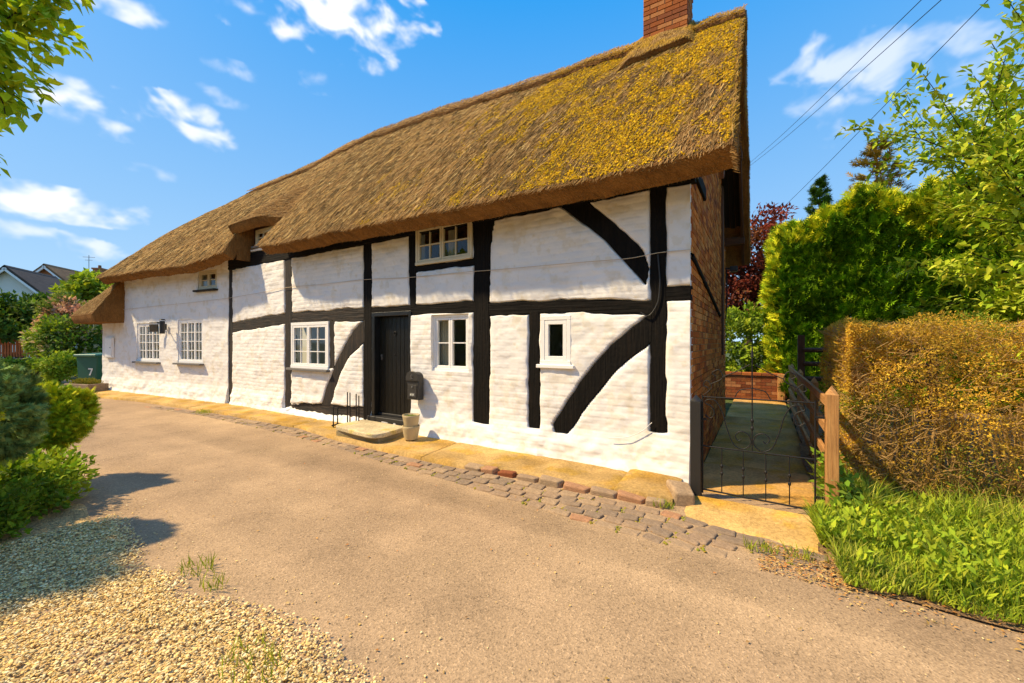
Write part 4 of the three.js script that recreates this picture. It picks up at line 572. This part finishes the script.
// ---- golden hedge by the gate
{
  const h = thing('golden_hedge', 'clipped golden-brown hedge standing behind the grass verge by the gate', 'hedge'), R = rng(201), C = new Copies(), T = [];
  const x0 = 1.30, x1 = 6.2, z0 = -.22, z1 = -1.8, H = 1.64, top = (x, z) => H + .07 * (fbm(x * 2, z * 2, 3, 2) - .5) * 2;
  for (let i = 0; i < 230; i++) { const x = mix(x0 + .1, x1 - .1, R()), z = mix(z1 + .1, z0 - .1, R()), a = V(x, 0, z); T.push(limb(a, V(x + (R() - .5) * .3, .7 + R() * .3, z + (R() - .5) * .3), .014, .008, 4)); }
  for (let i = 0; i < 9000; i++) { const f = R(), x = mix(x0, x1, Math.pow(R(), 1.5)), y = .12 + R() * (H - .2), p = f < .6 ? V(x, y, z0 - R() * .14) : f < .8 ? V(x0 + R() * .12, y, mix(z1, z0, R())) : V(x, H - R() * .1, mix(z1, z0, R())); const e = p.clone().add(V((R() - .5) * .22, f < .8 ? (R() - .3) * .2 : R() * .07, f < .6 ? R() * .1 : (R() - .5) * .2)); if (e.y > H + .05) e.y = H + .05; T.push(limb(p, e, .0035, .0016, 3)); }
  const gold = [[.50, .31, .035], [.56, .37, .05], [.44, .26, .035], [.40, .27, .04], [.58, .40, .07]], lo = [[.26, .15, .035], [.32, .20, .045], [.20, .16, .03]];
  for (let i = 0; i < 150000; i++) {
    const f = R(); let p, d; const xr = mix(x0, x1, Math.pow(R(), 1.6));
    if (f < .56) { p = V(xr, Math.pow(R(), .8) * H, z0 - Math.pow(R(), 2) * .26 + .05 * (fbm(xr * 3, i * .0001, 2, 2) - .5)); d = V(0, .25, 1); } else if (f < .72) { p = V(x0 + Math.pow(R(), 2) * .24, R() * H, mix(z1, z0, R())); d = V(-1, .25, 0); } else { p = V(xr, H - Math.pow(R(), 2) * .22, mix(z1, z0, R())); d = V(0, 1, .1); }
    const b = .2 * (fbm(p.x * 4.2, p.y * 4.2, p.z * 4.2, 3) - .5) * 2; p.addScaledVector(d, b * .8); if (fbm(p.x * 8, p.y * 8, 3 + p.z * 8, 2) < .33) continue; p.y += (top(p.x, p.z) - H) * p.y / H; if (p.y < .05) continue;
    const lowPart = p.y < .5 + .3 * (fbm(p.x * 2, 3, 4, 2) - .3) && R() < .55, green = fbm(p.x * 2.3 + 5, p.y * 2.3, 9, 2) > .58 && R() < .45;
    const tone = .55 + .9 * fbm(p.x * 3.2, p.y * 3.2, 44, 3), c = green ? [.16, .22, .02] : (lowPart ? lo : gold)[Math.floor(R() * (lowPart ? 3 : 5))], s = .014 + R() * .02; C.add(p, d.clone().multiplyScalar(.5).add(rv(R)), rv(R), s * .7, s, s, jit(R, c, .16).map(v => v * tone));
  }
  part('twigs', T, std({ color: L(.42, .26, .09), roughness: 1 }), h); C.build('foliage', LEAF, M.leaf, h);
}
// ---- grass verge
sheet([[.98, 1.2], [1.06, -.1], [1.2, -8], [9, -8], [14, 1.2], [4, 1.39], [1.9, 1.40], [1.25, 1.41]], .012, .05, M.earth, 'verge', { edge: .05, h: (x, z) => .05 * sstep(1.3, .9, z) * sstep(1.0, 1.3, x) - .004 * sstep(1.2, 1.36, z) + .02 * (fbm(x * 3, z * 3, 2, 2) - .5) });
{
  const R = rng(301), C = new Copies(), D = new Copies(), cols = [[.17, .25, .015], [.23, .30, .02], [.29, .34, .03], [.12, .18, .012], [.36, .37, .08], [.42, .36, .14]];
  for (let i = 0; i < 46000; i++) {
    const x = 1.0 + Math.pow(R(), 1.4) * 4.6, e = x < 1.06 ? .9 : 1.385 + .07 * (vn(x * 5, 3) - .5), z = mix(-.62, e, Math.pow(R(), .85)); if (x < 1.2 && z < .45) continue;
    const tuft = fbm(x * 3, z * 3, 7, 3), hgt = (.04 + .17 * R() * (tuft * 1.5)) * (z < .2 ? 1.75 : 1) * sstep(1.48, 1.15, z + (R() - .5) * .1) + .025; C.add(V(x, .03, z), V((R() - .5) * .9, 1, (R() - .5) * .9 + .2), V(R() - .5, 0, R() - .5), .006 + R() * .006, hgt, hgt, jit(R, cols[Math.floor(clamp(fbm(x * 1.7, z * 1.7, 13, 2) * 4 + R() * 3 - .5, 0, 5.99))], .3));
  }
  for (let i = 0; i < 15000; i++) { const x = 1.0 + Math.pow(R(), 1.6) * 3.4, z = mix(-.2, 1.3, R()), n = fbm(x * 2.4 + 7, z * 2.4, 3, 2); if (n < .40 || (x < 1.16 && z < .5)) continue; const s = .03 + R() * .05; D.add(V(x, .04 + R() * .16, z), V(R() - .5, .3 + R() * .5, R() - .4), V(R() - .5, 1, R() - .5), s * .8, s, s, jit(R, [.26, .33, .025], .35)); }
  for (let i = 0; i < 500; i++) { const x = 1.02 + R() * .25, z = mix(-.5, 1.0, R()), s = .05 + R() * .05; D.add(V(x + .06, .05 + R() * .4 * sstep(.9, .0, z), z), V(-.6 + R() * .6, R() - .3, R() - .3), rv(R), s, s, s, jit(R, [.15, .24, .02], .3)); }
  tag(C.build('verge_grass', BLADE, M.leaf, scene), 'long bright green grass on the roadside verge', 'grass'); tag(D.build('verge_weeds', LEAF, M.leaf, scene), 'broad-leaved weeds growing through the verge', 'weeds');
  const B = new Copies(), br = [[.26, .15, .06], [.34, .20, .08], [.20, .12, .06], [.44, .31, .16], [.32, .13, .05]];
  for (let i = 0; i < 2600; i++) { const t = R(), x = t < .4 ? .62 + R() * .5 : 1.0 + R() * 3, z = t < .4 ? 1.0 + R() * .45 : 1.33 + Math.pow(R(), 2.5) * .32 - .05, s = .008 + R() * .022; B.add(V(x, (z < 1.42 ? .011 : .004) + R() * .006, z), V(R() - .5, .1 * (R() - .5), R() - .5), V((R() - .5) * .25, 1, (R() - .5) * .25), s, s, s, jit(R, br[Math.floor(R() * 5)], .3)); }
  for (let i = 0; i < 160; i++) { const x = -6 + R() * 7, z = .9 + R() * 2.4, s = .01 + R() * .016; B.add(V(x, .008, z), V(R() - .5, 0, R() - .5), V(.2, 1, .1), s, s, s, jit(R, br[Math.floor(R() * 5)], .3)); }
  tag(B.build('leaf_litter', LEAF, M.needle, scene), 'dry brown leaf litter along the edge of the lane', 'leaf litter');
  const W = new Copies(); for (const [x, z, r, n] of [[-9.3, .72, .14, 150], [.62, 1.16, .07, 70], [.9, 1.12, .08, 60], [-2.5, 3.38, .09, 60], [-2.2, 3.42, .06, 40], [-1.35, 3.6, .12, 90], [-4.05, 4.1, .1, 50], [-.12, .74, .06, 60], [-14.6, 1.0, .2, 90]]) for (let i = 0; i < n; i++) { const a = R() * 6.28, q = Math.sqrt(R()) * r; W.add(V(x + Math.cos(a) * q * 1.6, .012, z + Math.sin(a) * q), V(R() - .5, 1, R() - .5), V(R() - .5, 0, R() - .5), .006, .04 + R() * .05, .05, jit(R, [.24, .28, .03], .3)); }
  tag(W.build('lane_weeds', BLADE, M.leaf, scene), 'small weed tufts in the cracks of the lane', 'weeds');
}
// ---- tree with long leafy shoots behind the hedge
{
  const t = thing('young_tree', 'open leafy green tree with long upright shoots behind the golden hedge', 'tree', [4.35, 0, -3.05]), R = rng(402), segs = [], tips = [], C = new Copies();
  segs.push(limb(V(0, 0, 0), V(.1, 1.3, 0), .09, .07, 8));
  for (const [dx, dy, dz, l, k] of [[-.5, 1, .12, 2.0, .035], [-.2, 1, .2, 2.4, .04], [-.32, 1, 0, 2.2, .035], [.3, 1, .1, 3.2, .045], [-.7, .9, .1, 1.7, .035], [-.8, .4, .3, .9, .03], [.8, .6, .2, 2.4, .035], [-.3, .8, -.5, 2.6, .035], [-.6, .2, .35, 1.0, .025], [.1, .5, .8, 1.4, .03], [-.6, .3, .7, 1.3, .025], [.5, .2, .7, 1.5, .025], [-.5, .05, .9, 1.2, .02]]) grow(segs, tips, R, V(.05, 1.0 + R() * .4, 0), V(dx, dy, dz).normalize(), l, k, 2, { wob: .1, spread: .55, rise: .05, kids: 2, keep: p => p.x * .852 - p.z * .524 > -1.75 - .12 * p.y });
  const cols = [[.26, .34, .02], [.33, .39, .03], [.17, .26, .015], [.40, .43, .05]];
  for (const [p, d] of tips) for (let i = 0; i < 11; i++) { const q = p.clone().add(rv(R, .1)), s = .08 + R() * .07, e = d.clone().multiplyScalar(.5).add(rv(R, .9)); e.y -= .1; C.add(q, e, V(R() - .5, 1, R() - .5), s * .85, s, s, jit(R, cols[Math.floor(R() * 4)], .3)); }
  part('trunk', segs, M.bark, t); C.build('crown', LEAF, M.leaf, t);
}
// ---- tall clipped conifer, its sprays feathery
{
  const t = thing('conifer_screen', 'tall dense clipped conifer with sunlight painted on its top and left side beyond the path', 'conifer', [2.75, 0, -8.6], -.15), R = rng(501), C = new Copies();
  part('trunk', [limb(V(0, 0, 0), V(0, 4.2, 0), .16, .06, 8), limb(V(-1, 0, .1), V(-.9, 3.6, 0), .11, .04, 8), limb(V(1.1, 0, .1), V(1, 3.6, 0), .12, .05, 8)], M.bark, t);
  const cols = [[.07, .15, .008], [.11, .20, .008], [.17, .27, .01], [.05, .11, .006]], tip = [[.40, .42, .02], [.50, .48, .03], [.32, .38, .02]];  // tip: sunlight painted into the sprays of the top and left side
  for (let i = 0; i < 46000; i++) {
    const u = R(), v = R(), face = R(); let p, d; const H = 3.75 + 1.0 * Math.pow(Math.sin(Math.PI * clamp(u * .9 + .06, 0, 1)), .7) + .5 * (vn(u * 7, 2, 1) - .5);
    if (face < .55) { p = V(mix(-1.75, 2.5, u), .1 + v * (H - .2), 1.05); d = V(0, .35, 1); } else if (face < .75) { p = V(-1.78 + .12 * v, .1 + v * (H - .3), mix(-1, 1.05, u)); d = V(-1, .35, .1); } else { p = V(mix(-1.75, 2.5, u), H - .05, mix(-1, 1.05, v)); d = V(0, 1, .1); }
    const b = fbm(p.x * 2.1 + 4, p.y * 1.5, p.z * 2.1, 3) - .5; p.addScaledVector(d, b * .75 - Math.pow(R(), 2) * .3); if (face < .55 && u < .06) p.z -= .25; if (p.y > H - .5) p.x *= .96;
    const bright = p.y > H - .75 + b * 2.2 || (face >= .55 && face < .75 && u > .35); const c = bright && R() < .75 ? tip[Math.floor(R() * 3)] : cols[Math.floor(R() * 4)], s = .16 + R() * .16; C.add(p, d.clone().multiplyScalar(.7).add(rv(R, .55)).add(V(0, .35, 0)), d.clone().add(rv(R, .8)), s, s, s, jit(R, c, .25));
  }
  C.build('crown', SPRAY, M.needle, t);
}
function bush(name, label, cat, p, r, n, size, cols, seed, o = {}) {
  const t = thing(name, label, cat, p, 0, o.group), R = rng(seed), C = new Copies(), T = [], k = o.stems ?? 5;
  for (let i = 0; i < k; i++) T.push(limb(V((R() - .5) * r[0] * .4, 0, (R() - .5) * r[2] * .4), V((R() - .5) * r[0], (o.cy ?? r[1]) * (.8 + R() * .5), (R() - .5) * r[2]), (o.stem ?? .02), (o.stem ?? .02) * .4, 5));
  mass(C, R, V(0, o.cy ?? r[1], 0), V(...r), n, size, cols, o); part(o.trunk ?? 'stems', T, M.bark, t); C.build('foliage', o.geo ?? LEAF, o.mat ?? M.leaf, t); return t;
}
bush('wall_shrub', 'rounded bright green shrub above the low brick wall at the path end', 'shrub', [-.1, 0, -9.2], [1.7, 1.15, .9], 22000, .12, [[.15, .23, .015], [.21, .29, .02], [.10, .16, .012], [.27, .33, .03]], 601, { cy: 1.2, clumps: 260, up: .3, flat: .6, clump: .2 });
{ // far trees on the right
  const t = thing('copper_tree', 'dark red-leaved tree behind the gable end', 'tree', [.2, 0, -15.0]), R = rng(611), C = new Copies(), S = [], tips = []; S.push(limb(V(0, 0, 0), V(0, 3, 0), .16, .12, 8)); for (let i = 0; i < 9; i++) { const a = i * 2.4; grow(S, tips, R, V(0, 2 + i * .3, 0), V(Math.cos(a), .9, Math.sin(a)).normalize(), 1.5, .05, 1, { kids: 2 }); }
  mass(C, R, V(0, 4.6, 0), V(1.35, 2.3, 1.35), 7000, .17, [[.13, .022, .015], [.19, .035, .02], [.085, .018, .014], [.16, .055, .02]], { clumps: 110, inner: .25, clump: .22, bump: .5 }); for (const [p, d] of tips) for (let i = 0; i < 12; i++) { const s = .12 + R() * .1; C.add(p.clone().add(rv(R, .2)), d.clone().add(rv(R)), rv(R), s, s, s, jit(R, [.15, .028, .018], .3)); }
  part('trunk', S, M.bark, t); C.build('crown', LEAF, M.leaf, t);
}
function spire(name, label, p, H, w, n, cols, seed, s0) { const t = thing(name, label, 'tree', p), R = rng(seed), C = new Copies(), S = [limb(V(0, 0, 0), V(0, H, 0), H * .018, .02, 7)]; for (let k = 0; k < 90; k++) { const y = H * (.25 + .74 * k / 90), l = w * Math.pow(1 - (y / H - .2) / .82, .75) * (.55 + R() * .6), a = k * 2.4 + R(), e = V(Math.cos(a) * l, y + l * .25, Math.sin(a) * l), b = V(0, y - l * .1, 0); S.push(limb(b, e, .035, .008, 4)); for (let i = 0; i < n; i++) { const q = .25 + .75 * Math.sqrt(R()), s = s0 * (.6 + R() * .7); C.add(b.clone().lerp(e, q).add(rv(R, l * .12 + .05)), V(Math.cos(a), .5, Math.sin(a)).add(rv(R, .7)), V(0, 1, 0).add(rv(R, .6)), s, s, s, jit(R, cols[Math.floor(R() * cols.length)], .3)); } } part('trunk', S, M.bark, t); C.build('crown', SPRAY, M.needle, t); }
spire('pine_tree', 'tall brownish pine rising behind the clipped conifer', [6.7, 0, -28.5], 13.9, 3.4, 20, [[.22, .15, .035], [.16, .13, .03], [.28, .19, .05]], 621, .5);
spire('young_fir', 'slim dark green conifer tip showing above the clipped conifer', [3.1, 0, -20.5], 9.6, 1.1, 26, [[.05, .10, .02], [.08, .13, .02]], 622, .35);
bush('yellow_tree', 'broad yellow-green tree filling the gap behind the golden hedge', 'tree', [6.3, 0, -8.8], [2.2, 1.7, 1.6], 12000, .17, [[.16, .24, .015], [.23, .30, .02], [.10, .16, .012], [.30, .35, .03]], 631, { cy: 2.3, clumps: 130, trunk: 'trunk', stem: .06, bump: .35 });
// ---- bushes in the foreground bed
bush('juniper_bush', 'dense rounded grey-green juniper at the left of the lane', 'bush', [-4.32, .02, 4.08], [.30, .36, .30], 15000, .06, [[.13, .19, .07], [.17, .24, .085], [.09, .14, .05], [.21, .28, .10]], 701, { cy: .92, clumps: 190, floor: .45, inner: .8, clump: .17, bump: .08, up: .25, geo: SPRAY, mat: M.needle });
bush('cypress_bush', 'leaning yellow-green cypress bush with bare lower twigs by the lane', 'bush', [-5.68, .03, 3.48], [.29, .27, .29], 13000, .07, [[.25, .31, .012], [.33, .37, .015], [.40, .41, .02], [.15, .21, .01]], 702, { cy: .68, clumps: 140, inner: .6, clump: .26, up: .3, geo: SPRAY, mat: M.needle, stems: 9, floor: .35 });
bush('ground_cover', 'low leafy green ground cover under the round bushes', 'bush', [-4.92, .02, 3.78], [.46, .24, .38], 9000, .055, [[.14, .23, .012], [.20, .28, .015], [.09, .16, .01], [.27, .33, .02]], 703, { cy: .20, clumps: 90, inner: .3, clump: .45, up: .35 });
bush('ground_cover', 'bright leafy ground cover in the left corner at the gravel edge', 'bush', [-4.3, .02, 4.08], [.3, .2, .24], 4500, .05, [[.14, .23, .012], [.20, .28, .015], [.09, .16, .01]], 705, { cy: .18, clumps: 60, inner: .3, clump: .45, up: .35 });
bush('columnar_conifer', 'tall narrow conifer by the gravel just outside the left edge', 'conifer', [-4.25, .02, 4.66], [.22, .72, .22], 4200, .12, [[.06, .11, .012], [.09, .15, .015]], 704, { cy: 1.02, clumps: 70, inner: .2, clump: .8, up: .8, geo: SPRAY, mat: M.needle, trunk: 'trunk' });
// ---- tree whose branch hangs into the picture
{
  const t = thing('overhanging_tree', 'broad-leaved tree whose leafy branch hangs in at the upper left', 'tree', [-3.6, 0, 6.9]), R = rng(801), S = [], tips = [], C = new Copies(), o = { wob: .14, spread: .6, rise: .0, kids: 2 };
  S.push(limb(V(0, 0, 0), V(.1, 2.0, -.1), .14, .11, 9), limb(V(.1, 2.0, -.1), V(.6, 2.7, -1.3), .06, .04, 7), limb(V(.6, 2.7, -1.3), V(2.05, 2.48, -2.47), .035, .018, 6));
  for (const [x, y, z, dx, dy, dz, l] of [[2.05, 2.48, -2.47, 0.75, 0.05, -0.5, 0.272], [2.05, 2.48, -2.47, 0.7, -0.6, -0.5, 0.272], [1.97, 2.48, -2.35, 0.5, 0.6, -0.7, 0.288], [2.03, 2.48, -2.43, 0.8, -0.3, -0.3, 0.288], [1.97, 2.47, -2.39, 0.35, -0.85, -0.5, 0.272], [2.01, 2.48, -2.43, 0.8, 0.35, -0.5, 0.288], [1.89, 2.46, -2.31, 0.25, -0.8, -0.6, 0.288], [1.89, 2.46, -2.31, 0.3, 0.8, -0.6, 0.288]]) grow(S, tips, R, V(x, y, z), V(dx, dy, dz).normalize(), l, .006, 1, { wob: .16, spread: .5, rise: -.02, kids: 2 });
  for (let i = 0; i < 7; i++) { const a = i * .9; grow(S, tips, R, V(.1, 2.0 + i * .15, -.1), V(Math.cos(a) - .5, 1, Math.sin(a) + .9).normalize(), 1.3, .04, 2, o); }
  const cols = [[.18, .30, .012], [.26, .37, .015], [.36, .44, .02]]; for (const [p, d] of tips) for (let i = 0; i < 8; i++) { const s = .03 + R() * .024, e = d.clone().multiplyScalar(.6).add(rv(R, .8)); e.y -= .35; C.add(p.clone().add(rv(R, .03)), e, V(R() - .5, 1, R() - .5), s * 1.15, s, s, jit(R, cols[Math.floor(R() * 3)], .3)); }
  part('trunk', S, M.bark, t); C.build('crown', LEAF, M.leaf, t);
}
// ---- garden beyond the bin
const dark = [[.06, .11, .012], [.09, .15, .014], [.045, .085, .012]], fresh = [[.17, .25, .015], [.23, .30, .02], [.12, .19, .012]];
bush('rose_bush', 'tall leafy rose bush with pale blooms behind the green bin', 'bush', [-24.3, 0, -.2], [1.1, 1.0, 1.0], 6500, .16, [...dark, ...fresh, [.42, .34, .26]], 901, { cy: 1.5, clumps: 110, inner: .4 });
bush('pink_shrub', 'shrub covered in dusty pink blossom beside the lean-to roof', 'shrub', [-26.7, 0, -.7], [1.35, .8, 1.1], 6500, .19, [[.42, .22, .18], [.50, .30, .24], [.14, .18, .03], [.34, .18, .13]], 902, { cy: 2.6, clumps: 110, inner: .4, stem: .05 });
bush('lime_tree', 'bright yellow-green tree behind the end of the thatched roof', 'tree', [-30, 0, -2.4], [1.7, .95, 1.4], 6500, .3, [[.20, .27, .015], [.27, .33, .02], [.13, .19, .012]], 903, { cy: 3.9, clumps: 90, trunk: 'trunk', stem: .1 });
bush('garden_tree', 'dark green rounded tree in front of the distant white house', 'tree', [-37.0, 0, -.5], [2.2, 1.2, 1.8], 7500, .3, dark.concat([[.13, .20, .014]]), 904, { cy: 2.7, clumps: 110, trunk: 'trunk', stem: .12 });
bush('garden_tree', 'mid green tree between the brick house and the pink shrub', 'tree', [-37.8, 0, -2.2], [1.6, .9, 1.5], 6000, .3, dark.concat(fresh.slice(2)), 905, { cy: 3.2, clumps: 90, trunk: 'trunk', stem: .1 });
bush('lime_shrub', 'low yellow-green shrub above the picket fence', 'shrub', [-31, 0, -.8], [1.1, .5, .9], 4500, .2, fresh, 906, { cy: 1.5, clumps: 70 });
bush('bed_plant', 'loose yellow-green plant left of the green bin', 'plant', [-20.6, 0, .75], [.6, .5, .5], 2600, .12, fresh, 907, { cy: .62, clumps: 60, inner: .3 });
bush('bed_plant', 'leafy green plant spilling beside the dark planter', 'plant', [-21.9, 0, 1.5], [.55, .45, .5], 2200, .12, fresh.concat(dark.slice(1, 2)), 908, { cy: .55, clumps: 60, inner: .3 });
bush('tall_tree', 'tree at the picture edge whose pale sprig shows against the sky', 'tree', [-24.9, 0, 3.0], [1.0, 1.3, .8], 1800, .22, fresh, 909, { cy: 3.6, clumps: 40, trunk: 'trunk', stem: .12, inner: .2, bump: .5 });
{ // trees across the gravel, mirrored in the window panes
  bush('roadside_tree', 'leafy tree across the lane mirrored in the cottage windows', 'tree', [-6, 0, 15.5], [4.6, 3.2, 2.6], 9000, .42, dark.concat(fresh), 921, { cy: 3.6, clumps: 130, trunk: 'trunk', stem: .14 });
  bush('roadside_tree', 'leafy tree further along across the lane mirrored in the far windows', 'tree', [-16, 0, 15], [5, 3, 2.6], 9000, .42, dark.concat(fresh), 922, { cy: 3.4, clumps: 130, trunk: 'trunk', stem: .14 });
  bush('roadside_tree', 'leafy tree behind the camera mirrored in the nearest window', 'tree', [4, 0, 16], [4.6, 3.2, 2.6], 9000, .42, dark.concat(fresh), 923, { cy: 3.6, clumps: 130, trunk: 'trunk', stem: .14 });
}
{ // picket fence on a low stone wall
  M.picket = M.fence.clone(); M.picket.color = L(1, .5, .32);
  const f = thing('picket_fence', 'orange-brown picket fence on the low stone wall at far left', 'fence', [-36.0, 0, .3], .6), R = rng(31);
  for (let k = 0; k < 34; k++) { const h = .95 + (R() - .5) * .05; part('picket', [box(.09, h, .025, -2.6 + k * .15, .62 + h / 2, 0), new THREE.ConeGeometry(.06, .09, 4).rotateY(Math.PI / 4).scale(1, 1, .3).translate(-2.6 + k * .15, .62 + h + .04, 0)], M.picket, f); }
  for (const y of [.85, 1.35]) part('rail', box(5.2, .08, .04, -.1, y, -.035), M.picket, f);
  const w = thing('stone_wall', 'low rubble stone wall under the picket fence', 'wall', [-35.9, 0, .65], .6); part('core', box(5.6, .58, .3, -.1, .29, 0), M.mortar, w); for (let r = 0; r < 4; r++) for (let x = -2.8; x < 2.6;) { const l = .25 + R() * .25; part('stone', box(l - .02, .135, .08, x + l / 2, .075 + r * .148, .17 + R() * .02, .03), M.stone[Math.floor(R() * 3)], w); x += l; }
}
// ---- two distant houses
function farHouse(name, label, p, turn, W, D, H, rise, wallM, roofM, fn) {
  const h = thing(name, label, 'house', p, turn), s = new THREE.Shape([[-W / 2, 0], [W / 2, 0], [W / 2, H], [0, H + rise], [-W / 2, H]].map(q => new THREE.Vector2(...q)));
  part('walls', new THREE.ExtrudeGeometry(s, { depth: D, bevelEnabled: false }), wallM, h);
  const a = Math.atan2(rise, W / 2), l = Math.hypot(rise, W / 2) + .4; for (const k of [-1, 1]) { const r = part('roof', box(l, .2, D + .8), roofM, h); r.position.set(k * (W / 4 + .06), H + rise / 2 + .06, D / 2); r.rotation.z = -k * a; }
  for (const k of [-1, 1]) { const b = part('barge_board', box(l, .14, .1), M.paint, h); b.position.set(k * (W / 4 + .05), H + rise / 2 - .1, -.37); b.rotation.z = -k * a; }
  fn(h); return h;
}
const redWall = std({ color: L(.40, .16, .07), roughness: .9 }), whiteWall = std({ color: L(.75, .73, .68), roughness: .9 });
farHouse('white_house', 'distant white house with a dark tiled roof', [-46.9, 0, -1.45], -2.19, 4.4, 5.0, 4.75, 2.1, whiteWall, M.tile, h => { for (const x of [-1.6, 1.4]) { part('window', box(.8, 1.1, .1, x * .6, 3.2, 0), M.slate, h); } });
farHouse('brick_house', 'distant red brick house with a brown tiled roof and chimney', [-53.4, 0, -4.47], -2.316, 5.6, 9, 5.5, 2.6, redWall, M.tileWarm, h => { part('chimney', [box(.75, 1.6, .75, -.2, 8.2, 6.2), box(.9, .16, .9, -.2, 9.0, 6.2)], redWall, h); part('chimney_pot', cyl(.15, .12, .35, 10, -.2, 9.05, 6.2), M.tileWarm, h); part('aerial', [limb(V(0, 7.8, 5.0), V(0, 10.2, 5.0), .025, .025, 5), limb(V(-.5, 10, 5), V(.5, 10, 5), .02, .02, 4), limb(V(-.3, 9.7, 5), V(.3, 9.7, 5), .02, .02, 4)], M.slate, h); part('window', box(1.0, 1.1, .1, 0, 4.0, 0), M.paint, h); });
// ---- overhead wires
{
  const wire = (a, b, label) => { const m = a.clone().lerp(b, .5); m.y -= .18; tag(part('overhead_wire', tube([a, m, b], .011, 5, 24), M.iron, scene), label, 'wire', 'overhead wires').name = numbered('overhead_wire'); };
  wire(V(4.68, 9.76, -8.5), V(-0.74, 15.73, -34.52), 'upper of the overhead wires crossing the sky at the right'); wire(V(4.4, 10.12, -8.8), V(-0.61, 16.24, -35.06), 'middle of the overhead wires crossing the sky at the right'); wire(V(5.86, 10.48, -10.4), V(-0.82, 9.99, -36.81), 'lowest of the overhead wires crossing the sky at the right');
}
scene.traverse(o => { if (o.isMesh) { o.castShadow = true; o.receiveShadow = true; } });
renderer.render(scene, camera);
